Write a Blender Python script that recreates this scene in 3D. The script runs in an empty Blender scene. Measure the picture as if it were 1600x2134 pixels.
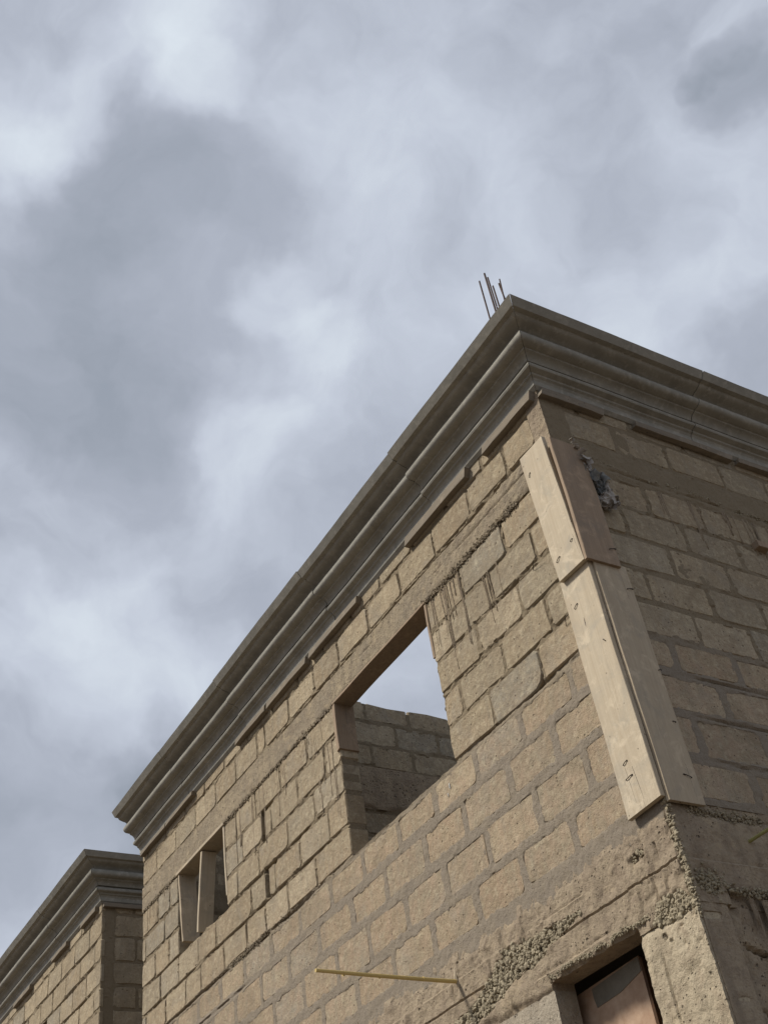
import bpy, math, random
import numpy as np
from mathutils import Vector, Matrix

random.seed(7)
RS = np.random.RandomState(11)
sc = bpy.context.scene
COL = sc.collection

# ------------------------------------------------------------------ camera
CAM = Vector((3.49138, -3.88667, -2.01051))
MR = ((0.4934252, 0.85990467, -0.13074987),      # image right in world axes
      (-0.61548805, 0.23897846, -0.75104178),    # image down
      (-0.61457793, 0.45105792, 0.64717904))     # view direction
FPX = 2398.08
cd = bpy.data.cameras.new('camera')
cam = bpy.data.objects.new('camera', cd)
COL.objects.link(cam)
cd.sensor_fit = 'HORIZONTAL'
cd.sensor_width = 36.0
cd.lens = FPX / 1600.0 * 36.0
cd.clip_start = 0.05
cd.clip_end = 3000.0
rm = Matrix(((MR[0][0], -MR[1][0], -MR[2][0]),
             (MR[0][1], -MR[1][1], -MR[2][1]),
             (MR[0][2], -MR[1][2], -MR[2][2])))
cam.matrix_world = Matrix.Translation(CAM) @ rm.to_4x4()
sc.camera = cam


def sky_dir(u, v):
    x, y = (u - 800) / FPX, (v - 1067) / FPX
    d = Vector([MR[0][i] * x + MR[1][i] * y + MR[2][i] for i in range(3)])
    return d.normalized()


# ------------------------------------------------------------------ sun, sky
SUN_DIR = Vector((-0.30, -0.68, 0.79)).normalized()      # towards the sun
sl = bpy.data.lights.new('sun', 'SUN')
sl.energy = 4.6
sl.angle = math.radians(9)
sl.color = (1.0, 0.93, 0.82)
so = bpy.data.objects.new('sun', sl)
COL.objects.link(so)
so.rotation_euler = SUN_DIR.to_track_quat('Z', 'Y').to_euler()

vs = sc.view_settings
vs.view_transform = 'Standard'
vs.look = 'None'
vs.exposure = 0.0
vs.gamma = 1.0
vs.use_curve_mapping = False

world = bpy.data.worlds.new('World')
sc.world = world
world.use_nodes = True
wt = world.node_tree
wt.nodes.clear()


class G:
    """tiny helper for node trees"""
    def __init__(s, t):
        s.t = t

    def n(s, kind, **kw):
        o = s.t.nodes.new(kind)
        for k, v in kw.items():
            setattr(o, k, v)
        return o

    def l(s, a, b):
        s.t.links.new(a, b)

    def val(s, sock, x):
        if hasattr(x, 'bl_idname') or hasattr(x, 'is_output'):
            s.l(x, sock)
        else:
            sock.default_value = x

    def math(s, op, a, b=None, c=None, clamp=False):
        o = s.n('ShaderNodeMath', operation=op, use_clamp=clamp)
        s.val(o.inputs[0], a)
        if b is not None:
            s.val(o.inputs[1], b)
        if c is not None:
            s.val(o.inputs[2], c)
        return o.outputs[0]

    def vmath(s, op, a, b=None, scale=None):
        o = s.n('ShaderNodeVectorMath', operation=op)
        s.val(o.inputs[0], a)
        if b is not None:
            s.val(o.inputs[1], b)
        if scale is not None:
            s.val(o.inputs[3], scale)
        return o

    def noise(s, vec, scale, detail=4, rough=0.55, dist=0.0, col=False):
        o = s.n('ShaderNodeTexNoise')
        if vec is not None:
            s.l(vec, o.inputs['Vector'])
        o.inputs['Scale'].default_value = scale
        o.inputs['Detail'].default_value = detail
        o.inputs['Roughness'].default_value = rough
        o.inputs['Distortion'].default_value = dist
        return o.outputs['Color'] if col else o.outputs['Fac']

    def ramp(s, fac, pts):
        o = s.n('ShaderNodeValToRGB')
        s.val(o.inputs[0], fac)
        e = o.color_ramp.elements
        while len(e) < len(pts):
            e.new(0.5)
        for k, (p, c) in zip(e, pts):
            k.position = p
            k.color = (*c, 1) if len(c) == 3 else c
        return o.outputs[0]

    def remap(s, x, a, b, c, d):
        o = s.n('ShaderNodeMapRange')
        s.val(o.inputs[0], x)
        for i, q in enumerate((a, b, c, d)):
            o.inputs[i + 1].default_value = q
        return o.outputs[0]

    def mix(s, fac, a, b, kind='MIX'):
        o = s.n('ShaderNodeMix', data_type='RGBA', blend_type=kind)
        s.val(o.inputs[0], fac)
        s.val(o.inputs[6], a if not isinstance(a, tuple) else (*a, 1))
        s.val(o.inputs[7], b if not isinstance(b, tuple) else (*b, 1))
        return o.outputs[2]


g = G(wt)
tc = g.n('ShaderNodeTexCoord').outputs['Generated']
# overcast cloud deck: soft wisps, thicker and thinner patches
warpc = g.noise(tc, 3.0, 3, 0.5, col=True)
wv = g.vmath('SCALE', g.vmath('SUBTRACT', warpc, (0.5, 0.5, 0.5)).outputs[0], scale=0.20).outputs[0]
warpf = g.noise(tc, 11.0, 4, 0.55, col=True)
wf = g.vmath('SCALE', g.vmath('SUBTRACT', warpf, (0.5, 0.5, 0.5)).outputs[0], scale=0.10).outputs[0]
dirw = g.vmath('NORMALIZE', g.vmath('ADD', g.vmath('ADD', tc, wv).outputs[0], wf).outputs[0]).outputs[0]
big = g.noise(dirw, 3.4, 2, 0.5)
fine = g.noise(dirw, 7.5, 6, 0.52)
puff = g.noise(dirw, 17.0, 6, 0.58)
v = g.math('ADD', g.math('MULTIPLY', g.math('SUBTRACT', big, 0.5), 0.45),
           g.math('MULTIPLY', g.math('SUBTRACT', fine, 0.5), 0.62))
v = g.math('ADD', v, g.math('MULTIPLY', g.math('SUBTRACT', puff, 0.5), 0.24))
v = g.math('ADD', v, 0.515)
# (u, v of the cloud patch's direction, radius in px, strength)
PATCH = [(40, 1410, 150, .42), (180, 1330, 150, .22), (475, 930, 85, .34), (490, 1050, 80, .16), (560, 630, 70, .30), (630, 730, 75, .26), (390, 115, 110, .38), (450, 190, 70, .16),
         (120, 250, 90, .36), (190, 250, 70, .20), (20, 340, 120, .16), (320, 20, 110, .22), (60, 20, 70, .14),
         (760, 330, 170, .13), (1150, 360, 160, .10), (850, 440, 150, .12), (1020, 380, 120, .06), (240, 1280, 140, .14), (300, 1480, 90, .12), (20, 1900, 150, .26), (700, 500, 120, .10),
         (1590, 40, 70, .20), (1360, 450, 90, .06), (1560, 300, 100, .06), (1300, 640, 150, .08), (880, 1400, 170, .20), (640, 1100, 100, .05), (1100, 30, 150, .06),
         (90, 690, 180, -.28), (330, 500, 150, -.34), (260, 380, 110, -.12), (450, 400, 100, -.14), (300, 620, 130, -.12), (160, 960, 160, -.20), (130, 1620, 220, -.42), (330, 1650, 130, -.24), (60, 1750, 150, -.20), (60, 110, 70, -.22),
         (250, 830, 120, -.10), (600, 60, 120, -.08), (390, 1200, 110, -.10),
         (1420, 480, 90, -.20), (1330, 330, 160, -.10), (1575, 100, 40, -.34), (1530, 190, 30, -.30), (1480, 60, 110, -.14), (1600, 200, 50, -.34), (1590, 150, 110, -.14), (1600, 780, 90, -.34), (980, 520, 80, -.12), (1400, 620, 60, -.08),
         (620, 1020, 110, -.12), (700, 620, 80, -.12), (980, 240, 120, -.05)]
for (pu, pv, pr_, ps) in PATCH:
    d = sky_dir(pu, pv)
    dt = g.vmath('DOT_PRODUCT', dirw, tuple(d)).outputs['Value']
    cr = math.cos(math.atan(pr_ * 1.75 / FPX))
    o = g.n('ShaderNodeMapRange', interpolation_type='SMOOTHSTEP')
    g.l(dt, o.inputs[0])
    o.inputs[1].default_value = cr
    o.inputs[2].default_value = 1.0
    o.inputs[3].default_value = 0.0
    o.inputs[4].default_value = ps * (.50 if ps > 0 else (.50 if pu > 1500 else .36))
    v = g.math('ADD', v, o.outputs[0])
cloud = g.ramp(v, [(0.0, (0.265, 0.325, 0.400)), (0.20, (0.330, 0.366, 0.430)), (0.42, (0.430, 0.466, 0.546)), (0.64, (0.575, 0.622, 0.715)),
                   (1.0, (0.810, 0.885, 0.945))])
sky = g.n('ShaderNodeTexSky', sky_type='NISHITA')
sky.sun_disc = False
sky.sun_elevation = math.asin(SUN_DIR.z)
sky.sun_rotation = math.atan2(SUN_DIR.x, SUN_DIR.y)
sky.air_density = 1.2
sky.dust_density = 2.0
SKY_K = 0.1
cl = g.vmath('SCALE', cloud, scale=1.0 / SKY_K).outputs[0]
mixed = g.mix(0.05, cl, sky.outputs[0])
bg = g.n('ShaderNodeBackground')
g.l(mixed, bg.inputs[0])
bg.inputs[1].default_value = SKY_K
wo = g.n('ShaderNodeOutputWorld')
g.l(bg.outputs[0], wo.inputs[0])


# ------------------------------------------------------------------ noise in numpy
TAB = RS.rand(256, 256)


def vnoise(x, y, sd=0):
    x = np.asarray(x, float) + sd * 17.31
    y = np.asarray(y, float) + sd * 5.77
    xi = np.floor(x).astype(int)
    yi = np.floor(y).astype(int)
    fx = x - xi
    fy = y - yi
    fx = fx * fx * (3 - 2 * fx)
    fy = fy * fy * (3 - 2 * fy)
    a = TAB[xi % 256, yi % 256]
    b = TAB[(xi + 1) % 256, yi % 256]
    c = TAB[xi % 256, (yi + 1) % 256]
    d = TAB[(xi + 1) % 256, (yi + 1) % 256]
    return (a * (1 - fx) + b * fx) * (1 - fy) + (c * (1 - fx) + d * fx) * fy


def fbm(x, y, f, o=4, sd=0):
    r = 0
    a = 0.5
    for k in range(o):
        r = r + a * vnoise(np.asarray(x) * f, np.asarray(y) * f, sd + k * 3)
        f *= 2.1
        a *= 0.5
    return r - 0.5


def sstep(x, a, b):
    t = np.clip((x - a) / (b - a), 0, 1)
    return t * t * (3 - 2 * t)


# ------------------------------------------------------------------ objects
def link(name, verts, faces, mat, parent=None, smooth=False, angle=None):
    me = bpy.data.meshes.new(name)
    me.from_pydata([tuple(q) for q in verts], [], faces)
    me.materials.append(mat)
    if smooth:
        me.polygons.foreach_set('use_smooth', [True] * len(me.polygons))
        if angle:
            me.set_sharp_from_angle(angle=math.radians(angle))
    me.update()
    o = bpy.data.objects.new(name, me)
    COL.objects.link(o)
    if parent:
        o.parent = parent
    return o


def empty(name, loc):
    o = bpy.data.objects.new(name, None)
    o.location = loc
    o.empty_display_size = 0.3
    COL.objects.link(o)
    return o


def put(o, parent):
    """parent without moving (all geometry is in world coordinates)"""
    o.parent = parent
    m = Matrix.Identity(4)
    p = parent
    while p:
        m = p.matrix_basis @ m
        p = p.parent
    o.matrix_parent_inverse = Matrix.Identity(4)
    o.matrix_basis = m.inverted() @ o.matrix_basis
    return o


def tag(o, label=None, cat=None, group=None, kind=None):
    if label:
        o['label'] = label
    if cat:
        o['category'] = cat
    if group:
        o['group'] = group
    if kind:
        o['kind'] = kind
    return o


# wall frames: (s, h, d) -> world ; d points out of the wall
def front(x0=0.0, y0=0.0):
    return lambda s, h, d: (x0 + s, y0 - d, h)


def side(x0=0.0, y0=0.0):
    return lambda s, h, d: (x0 + d, y0 + s, h)


# ------------------------------------------------------------------ materials
def new_mat(name):
    m = bpy.data.materials.new(name)
    m.use_nodes = True
    t = m.node_tree
    t.nodes.clear()
    q = G(t)
    b = q.n('ShaderNodeBsdfPrincipled')
    o = q.n('ShaderNodeOutputMaterial')
    q.l(b.outputs[0], o.inputs[0])
    b.inputs['Roughness'].default_value = 0.92
    b.inputs['Specular IOR Level'].default_value = 0.18
    pos = q.n('ShaderNodeNewGeometry').outputs['Position']
    return m, q, b, pos


def bump(q, b, hts):
    last = None
    for (h, dist, strength) in hts:
        o = q.n('ShaderNodeBump')
        o.inputs['Strength'].default_value = strength
        o.inputs['Distance'].default_value = dist
        q.l(h, o.inputs['Height'])
        if last:
            q.l(last, o.inputs['Normal'])
        last = o.outputs[0]
    q.l(last, b.inputs['Normal'])


def pits(q, pos, scale, thr, seedoff=0.0):
    """small dark pits, a share of voronoi cells only"""
    vo = q.n('ShaderNodeTexVoronoi')
    p2 = q.vmath('ADD', pos, (seedoff, seedoff, 0)).outputs[0]
    wp = q.vmath('SCALE', q.vmath('SUBTRACT', q.noise(p2, 70, 2, col=True), (.5, .5, .5)).outputs[0], scale=0.012).outputs[0]
    q.l(q.vmath('ADD', p2, wp).outputs[0], vo.inputs['Vector'])
    vo.inputs['Scale'].default_value = scale
    sx = q.n('ShaderNodeSeparateColor')
    q.l(vo.outputs['Color'], sx.inputs[0])
    pick = q.math('GREATER_THAN', sx.outputs[0], thr)
    near = q.remap(vo.outputs['Distance'], 0.10, 0.24, 1.0, 0.0)
    return q.math('MULTIPLY', near, pick)


def streaks(q, pos, sx=22, sz=1.6):
    mp = q.vmath('MULTIPLY', pos, (sx, sx, sz)).outputs[0]
    return q.noise(mp, 1.0, 3, 0.5)


def mat_block():
    m, q, b, pos = new_mat('sandcrete_block')
    rnd = q.n('ShaderNodeObjectInfo').outputs['Random']
    base = q.ramp(rnd, [(0.0, (0.265, 0.208, 0.138)), (0.13, (0.355, 0.282, 0.189)), (0.28, (0.300, 0.244, 0.165)), (0.42, (0.410, 0.337, 0.232)), (0.56, (0.330, 0.266, 0.179)), (0.70, (0.285, 0.242, 0.173)), (0.84, (0.430, 0.357, 0.252)), (0.94, (0.268, 0.242, 0.192))])
    rv = q.n('ShaderNodeCombineXYZ')
    q.l(q.math('MULTIPLY', rnd, 31.0), rv.inputs[0])
    q.l(q.math('MULTIPLY', rnd, 17.0), rv.inputs[2])
    p1_ = q.vmath('ADD', pos, rv.outputs[0]).outputs[0]
    c = q.mix(q.remap(q.noise(p1_, 7, 5, 0.62, .4), .36, .66, 0, .75), base, (0.256, 0.206, 0.143))
    c = q.mix(q.remap(q.noise(p1_, 26, 5, 0.65), .48, .70, 0, .65), c, (0.478, 0.417, 0.299))
    c = q.mix(q.remap(q.noise(p1_, 70, 4, 0.7), .50, .70, 0, .75), c, (0.221, 0.175, 0.116))
    # reddish blush that the lower courses carry
    sz = q.n('ShaderNodeSeparateXYZ')
    q.l(pos, sz.inputs[0])
    low = q.remap(sz.outputs[2], 1.15, 1.45, 1.0, 0.0)
    pk = q.math('MULTIPLY', low, q.remap(q.noise(pos, 11, 4, .6), .40, .65, 0.05, .42))
    c = q.mix(pk, c, (0.382, 0.268, 0.191))
    # cement slurry film here and there
    c = q.mix(q.remap(q.noise(pos, 3.1, 5, .65, .6), .54, .68, 0, .45), c, (0.280, 0.249, 0.201))
    c = q.mix(q.remap(q.noise(pos, 1.6, 6, .68, .8), .50, .66, 0, .50), c, (0.202, 0.162, 0.111))
    gr = q.remap(streaks(q, pos), .50, .72, 0, .40)
    c = q.mix(gr, c, (0.245, 0.215, 0.164))
    p1 = pits(q, pos, 38, .86)
    p2 = pits(q, pos, 105, .84, 3.1)
    pp = q.math('MAXIMUM', p1, p2)
    c = q.mix(q.math('MULTIPLY', pp, .8), c, (0.119, 0.086, 0.058))
    q.l(c, b.inputs['Base Color'])
    h = q.math('SUBTRACT', q.math('ADD', q.noise(pos, 48, 6, .72), q.math('MULTIPLY', q.noise(pos, 200, 3, .65), .5)), q.math('MULTIPLY', pp, 1.2))
    bump(q, b, [(q.noise(p1_, 12, 4, .6), .03, .55), (h, .010, .8)])
    return m


def mat_mortar():
    m, q, b, pos = new_mat('cement_mortar')
    sz = q.n('ShaderNodeSeparateXYZ')
    q.l(pos, sz.inputs[0])
    zz = q.math('ADD', sz.outputs[2], q.math('MULTIPLY', q.math('SUBTRACT', q.noise(pos, 3, 3), .5), .25))
    k = q.remap(zz, 1.20, 1.40, 0, 1)
    c = q.mix(k, (0.216, 0.184, 0.145), (0.196, 0.158, 0.106))
    c = q.mix(q.remap(q.noise(pos, 7, 5, .6), .45, .72, 0, .4), c, (0.255, 0.210, 0.147))
    c = q.mix(q.remap(q.noise(pos, 42, 4, .65), .52, .72, 0, .55), c, (0.152, 0.125, 0.086))
    pp = pits(q, pos, 75, .72)
    c = q.mix(q.math('MULTIPLY', pp, .6), c, (0.091, 0.070, 0.047))
    q.l(c, b.inputs['Base Color'])
    h = q.math('SUBTRACT', q.noise(pos, 85, 6, .7), q.math('MULTIPLY', pp, .8))
    bump(q, b, [(q.noise(pos, 22, 4, .6), .02, .5), (h, .008, .8)])
    return m


def mat_concrete(name, c0, c1, c2, ps=55, thr=.75, stain=.5):
    m, q, b, pos = new_mat(name)
    c = q.mix(q.remap(q.noise(pos, 3.2, 5, .65, .8), .36, .62, 0, 1), c0, c1)
    c = q.mix(q.remap(q.noise(pos, 13, 6, .68, .4), .48, .66, 0, .9), c, c2)
    c = q.mix(q.remap(q.noise(pos, 5.5, 5, .7, 1.0), .56, .66, 0, .55), c, tuple(x * y for x, y in zip(c1, (1.22, 1.2, 1.15))))
    c = q.mix(q.remap(streaks(q, pos, 16, 2.0), .50, .70, 0, stain), c, tuple(x * .68 for x in c0))
    c = q.mix(q.remap(q.noise(pos, 60, 4, .7), .54, .70, 0, .6), c, tuple(x * .55 for x in c0))
    pp = q.math('MAXIMUM', pits(q, pos, ps, thr), pits(q, pos, ps * .5, .88, 2.2))
    c = q.mix(q.math('MULTIPLY', pp, .7), c, (.055, .042, .028))
    q.l(c, b.inputs['Base Color'])
    h = q.math('SUBTRACT', q.noise(pos, 45, 6, .75), q.math('MULTIPLY', pp, 1.2))
    bump(q, b, [(q.noise(pos, 9, 5, .65), .04, .55), (h, .014, .9)])
    return m


def mat_cornice():
    m, q, b, pos = new_mat('cast_cement')
    rnd = q.n('ShaderNodeObjectInfo').outputs['Random']
    base = q.ramp(rnd, [(0, (0.278, 0.269, 0.237)), (.5, (0.317, 0.304, 0.268)), (1, (0.295, 0.288, 0.259))])
    c = q.mix(q.remap(q.noise(pos, 5, 5, .6, .4), .38, .66, 0, .75), base, (0.209, 0.202, 0.178))
    c = q.mix(q.remap(q.noise(pos, 24, 4, .6), .52, .72, 0, .6), c, (0.403, 0.385, 0.337))
    c = q.mix(q.remap(streaks(q, pos, 9, 30), .55, .75, 0, .25), c, (0.186, 0.184, 0.158))
    pp = pits(q, pos, 110, .93)
    c = q.mix(q.math('MULTIPLY', pp, .6), c, (0.084, 0.078, 0.068))
    q.l(c, b.inputs['Base Color'])
    bump(q, b, [(q.noise(pos, 18, 4, .55), .006, .30), (q.noise(pos, 220, 4, .7), .003, .5)])
    return m


def mat_wood(name, c0, c1, dark, axis=2, rough=.8, grain=1.0, stain=.75):
    m, q, b, pos = new_mat(name)
    tc2 = q.n('ShaderNodeTexCoord').outputs['Object']
    rnd = q.n('ShaderNodeObjectInfo').outputs['Random']
    off = q.n('ShaderNodeCombineXYZ')
    q.l(q.math('MULTIPLY', rnd, 9.0), off.inputs[0])
    q.l(q.math('MULTIPLY', rnd, 5.0), off.inputs[1])
    p = q.vmath('ADD', tc2, off.outputs[0]).outputs[0]
    sc3 = [38, 38, 38]
    sc3[axis] = 1.5
    gp = q.vmath('MULTIPLY', p, tuple(sc3)).outputs[0]
    gr = q.noise(gp, 1.0, 5, .6, .8)
    c = q.mix(q.remap(gr, .36, .66, 0, .8), c0, c1)
    c = q.mix(q.remap(q.noise(p, 7, 4, .6), .5, .75, 0, .5), c, tuple(x * .78 for x in c0))
    sc4 = [90, 90, 90]
    sc4[axis] = 2.2
    ck = q.noise(q.vmath('MULTIPLY', p, tuple(sc4)).outputs[0], 1.0, 2, .5, .4)
    c = q.mix(q.remap(ck, .70, .76, 0, .7 * grain), c, dark)
    if stain:
        c = q.mix(q.remap(q.noise(pos, 4.5, 6, .68, .8), .50, .66, 0, stain), c, tuple(x * y for x, y in zip(c0, (.74, .78, .84))))
        c = q.mix(q.remap(q.noise(pos, 9, 6, .7, .5), .54, .66, 0, stain), c, tuple(x * 1.22 for x in c0))
        c = q.mix(q.math('MULTIPLY', pits(q, pos, 38, .93), .8), c, dark)
    q.l(c, b.inputs['Base Color'])
    b.inputs['Roughness'].default_value = rough
    bump(q, b, [(gr, .006, .5 * grain), (q.noise(p, 120, 4, .7), .003, .5)])
    return m


M_BLOCK = mat_block()
M_MORTAR = mat_mortar()
M_BEAM = mat_concrete('raw_concrete', (0.285, 0.229, 0.168), (0.340, 0.278, 0.198), (0.236, 0.187, 0.137))
M_BAND = mat_concrete('band_concrete', (0.243, 0.204, 0.152), (0.313, 0.258, 0.180), (0.213, 0.171, 0.124))
M_COLUMN = mat_concrete('pale_column_concrete', (0.399, 0.337, 0.242), (0.451, 0.387, 0.282), (0.332, 0.270, 0.195), 48, .70)
M_PIER = mat_concrete('pier_plaster', (0.340, 0.300, 0.238), (0.387, 0.337, 0.265), (0.282, 0.240, 0.185))
M_CORN = mat_cornice()
M_PLANK = mat_wood('pale_plank_wood', (0.455, 0.390, 0.292), (0.380, 0.315, 0.228), (0.082, 0.061, 0.042))
M_PLANKG = mat_wood('weathered_plank_wood', (0.400, 0.335, 0.245), (0.335, 0.275, 0.198), (0.068, 0.054, 0.042))
M_PLANKB = mat_wood('brown_plank_wood', (0.300, 0.228, 0.162), (0.232, 0.172, 0.120), (0.068, 0.048, 0.035))
M_STRIP = mat_wood('strip_wood', (0.215, 0.182, 0.140), (0.160, 0.135, 0.105), (0.054, 0.041, 0.035), axis=0)
M_STRIPY = mat_wood('strip_wood_side', (0.215, 0.182, 0.140), (0.160, 0.135, 0.105), (0.054, 0.041, 0.035), axis=1)
M_BAMBOO = mat_wood('dry_cane', (.560, .430, .180), (.460, .350, .140), (.20, .14, .06), axis=1, rough=.5, grain=.4, stain=0)
M_CANEG = mat_wood('green_cane', (.330, .320, .130), (.270, .260, .110), (.15, .13, .06), axis=0, rough=.5, grain=.4, stain=0)


def mat_simple(name, c0, c1, sc_=20, rough=.8, metal=0.0, bd=.004):
    m, q, b, pos = new_mat(name)
    c = q.mix(q.remap(q.noise(pos, sc_, 5, .65), .38, .64, 0, 1), c0, c1)
    q.l(c, b.inputs['Base Color'])
    b.inputs['Roughness'].default_value = rough
    b.inputs['Metallic'].default_value = metal
    bump(q, b, [(q.noise(pos, sc_ * 4, 5, .7), bd, .6)])
    return m


M_STONE = mat_simple('gravel_stone', (0.338, 0.293, 0.208), (0.221, 0.189, 0.133), 60)
M_RUST = mat_simple('rusty_steel', (.085, .045, .030), (.040, .026, .022), 60, .7)
M_NAIL = mat_simple('old_nail', (.050, .035, .026), (.030, .022, .018), 60, .6)
M_SLAB = mat_simple('slab_concrete', (.20, .18, .15), (.15, .14, .12), 3)
M_GROUND = mat_simple('sandy_ground', (0.135, 0.108, 0.080), (0.100, 0.080, 0.060), 1.2, .95, bd=.03)
M_PANEL = mat_simple('stained_plywood', (0.312, 0.203, 0.136), (0.471, 0.348, 0.255), 5, .75)
M_PANELEDGE = mat_simple('panel_edge_wood', (0.078, 0.039, 0.019), (0.052, 0.029, 0.016), 20, .7)
M_PATCH = mat_simple('grey_sheet', (0.195, 0.179, 0.146), (0.150, 0.137, 0.111), 12, .6)
M_RAG = mat_simple('crumpled_paper', (0.276, 0.256, 0.237), (0.387, 0.367, 0.339), 22, .85)
M_RAGB = mat_simple('blue_grey_cloth', (0.110, 0.120, 0.125), (0.210, 0.210, 0.200), 30, .85)
M_WHITE = mat_simple('lime_splash', (0.488, 0.481, 0.455), (0.423, 0.410, 0.377), 40)
M_FELT = mat_simple('grey_flat_sheet', (0.143, 0.117, 0.091), (0.104, 0.085, 0.065), 14)

# ------------------------------------------------------------------ ground
GZ = -3.62
n = 60
gv, gf = [], []
ticks = [-1500, -600, -200, -80] + list(np.linspace(-40, 40, n)) + [80, 200, 600, 1500]
for yy in ticks:
    for xx in ticks:
        r_ = max(abs(xx), abs(yy))
        gv.append((xx, yy, GZ + (float(fbm(xx, yy, .35, 3)) * .12 if r_ < 60 and math.hypot(xx, yy) > 6 else 0.0) - .02))
K = len(ticks)
for j in range(K - 1):
    for i in range(K - 1):
        a = j * K + i
        gf.append((a, a + 1, a + K + 1, a + K))
tag(link('ground', gv, gf, M_GROUND, smooth=True), 'bare sandy ground around the unfinished houses', kind='structure')


# ------------------------------------------------------------------ relief sheet of a wall
def lin(a, b, step):
    return list(np.linspace(a, b, max(2, int(round((b - a) / step)) + 1)))


def grid_axis(a, b, stepf, marks):
    """coordinates from a to b with a variable step, passing exactly through marks"""
    pts = sorted(set([a, b] + [m for m in marks if a < m < b]))
    out = [a]
    for p, q in zip(pts[:-1], pts[1:]):
        st = stepf((p + q) / 2)
        out += lin(p, q, st)[1:]
    return np.array(out)


def relief(name, W, S, H, hfun, holes, mat, parent, depth=.13, top=None, back=True, smooth=True):
    """displaced front skin with holes, thick edges and a plain back"""
    SS, HH = np.meshgrid(S, H)
    D = hfun(SS, HH)
    ns, nh = len(S), len(H)
    cs = (S[:-1] + S[1:]) / 2
    ch = (H[:-1] + H[1:]) / 2
    CS, CH = np.meshgrid(cs, ch)
    ok = np.ones((nh - 1, ns - 1), bool)
    for (a, b, c, d) in holes:
        ok &= ~((CS > a) & (CS < b) & (CH > c) & (CH < d))
    if top is not None:
        ok &= CH < top(CS)
    verts = [W(s, h, d) for s, h, d in zip(SS.ravel(), HH.ravel(), D.ravel())]
    faces = []
    J, I = np.nonzero(ok)
    idx = J * ns + I
    faces = [(a, a + 1, a + ns + 1, a + ns) for a in idx.tolist()]
    # edges
    bv = {}

    def bk(i):
        if i not in bv:
            j, k = divmod(i, ns)
            bv[i] = len(verts)
            verts.append(W(S[k], H[j], -depth))
        return bv[i]
    pad = np.zeros((nh + 1, ns + 1), bool)
    pad[1:-1, 1:-1] = ok
    for (dj, di, ea, eb) in ((-1, 0, 0, 1), (1, 0, ns + 1, ns), (0, -1, ns, 0), (0, 1, 1, ns + 1)):
        nb = pad[1 + dj:nh + dj, 1 + di:ns + di]
        Jb, Ib = np.nonzero(ok & ~nb)
        for a in (Jb * ns + Ib).tolist():
            p, q = a + ea, a + eb
            faces.append((q, p, bk(p), bk(q)))
    if back:
        for a in idx.tolist()[::1]:
            pass
        # coarse back sheet
        bs = sorted(set([S[0], S[-1]] + [x for hl in holes for x in hl[:2] if S[0] < x < S[-1]] + (list(S[::24]) if top is not None else [])))
        bh = sorted(set([H[0], H[-1]] + [x for hl in holes for x in hl[2:] if H[0] < x < H[-1]] + (list(H[::6]) if top is not None else [])))
        for i in range(len(bs) - 1):
            for j in range(len(bh) - 1):
                x, y = (bs[i] + bs[i + 1]) / 2, (bh[j] + bh[j + 1]) / 2
                if any(a < x < b and c < y < d for a, b, c, d in holes):
                    continue
                if top is not None and y > float(top(np.array(x))):
                    continue
                k = len(verts)
                verts += [W(bs[i], bh[j], -depth), W(bs[i + 1], bh[j], -depth), W(bs[i + 1], bh[j + 1], -depth), W(bs[i], bh[j + 1], -depth)]
                faces.append((k, k + 3, k + 2, k + 1))
    o = link(name, verts, faces, mat, smooth=smooth, angle=38)
    if parent:
        put(o, parent)
    return o


def block_mesh(W, s0, s1, h0, h1, d0, deep, jit, tilt=(0, 0), rc=.022):
    """one hand-laid block: 16-sided worn face, chamfer and sides (48 tris)"""
    cs, ch = (s0 + s1) / 2, (h0 + h1) / 2
    a, b = (s1 - s0) / 2, (h1 - h0) / 2
    rc = min(rc, a * .4, b * .4)
    bad = random.randrange(4) if random.random() < .35 else -1
    P = []
    R = random.uniform
    for ci, (sx, sy) in enumerate(((1, 1), (-1, 1), (-1, -1), (1, -1))):
        r1, r2 = rc * R(.5, 1.5), rc * R(.5, 1.5)
        if ci == bad:
            r1, r2 = min(a * .6, R(.03, .07)), min(b * .6, R(.03, .06))
        c1 = (sx * a, sy * (b - r2))
        c2 = (sx * (a - r1 * .3), sy * (b - r2 * .3))
        c3 = (sx * (a - r1), sy * b)
        seq = [c1, c2, c3] if sx * sy > 0 else [c3, c2, c1]
        P += seq
        if sy > 0 and sx > 0 or (sy < 0 and sx < 0):
            P.append((0 + R(-.3, .3) * a, sy * b))
        else:
            P.append((sx * a, R(-.3, .3) * b))
    P = [(x + R(-jit, jit), y + R(-jit, jit)) for x, y in P]
    N = len(P)
    V = []

    def w(x, y, d):
        return W(cs + x, ch + y, d + tilt[0] * x + tilt[1] * y)
    V.append(w(0, 0, d0 + R(.0, .0006)))
    for x, y in P:
        V.append(w(x * (1 - .006 / a), y * (1 - .007 / b), d0 + R(-.0005, .0003)))
    for x, y in P:
        V.append(W(cs + x, ch + y, d0 - .010))
    for x, y in P:
        V.append(W(cs + x, ch + y, -deep))
    F = []
    for i in range(N):
        j = (i + 1) % N
        F.append((0, 1 + i, 1 + j))
        F.append((1 + i, 1 + N + i, 1 + N + j, 1 + j))
        F.append((1 + N + i, 1 + 2 * N + i, 1 + 2 * N + j, 1 + N + j))
    return V, F


def recentre(o):
    """move the object's origin to the middle of its mesh"""
    me = o.data
    co = np.empty(len(me.vertices) * 3)
    me.vertices.foreach_get('co', co)
    co = co.reshape(-1, 3)
    c = (co.max(0) + co.min(0)) / 2
    me.vertices.foreach_set('co', (co - c).ravel())
    me.update()
    o.location = Vector(c)
    return o


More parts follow.
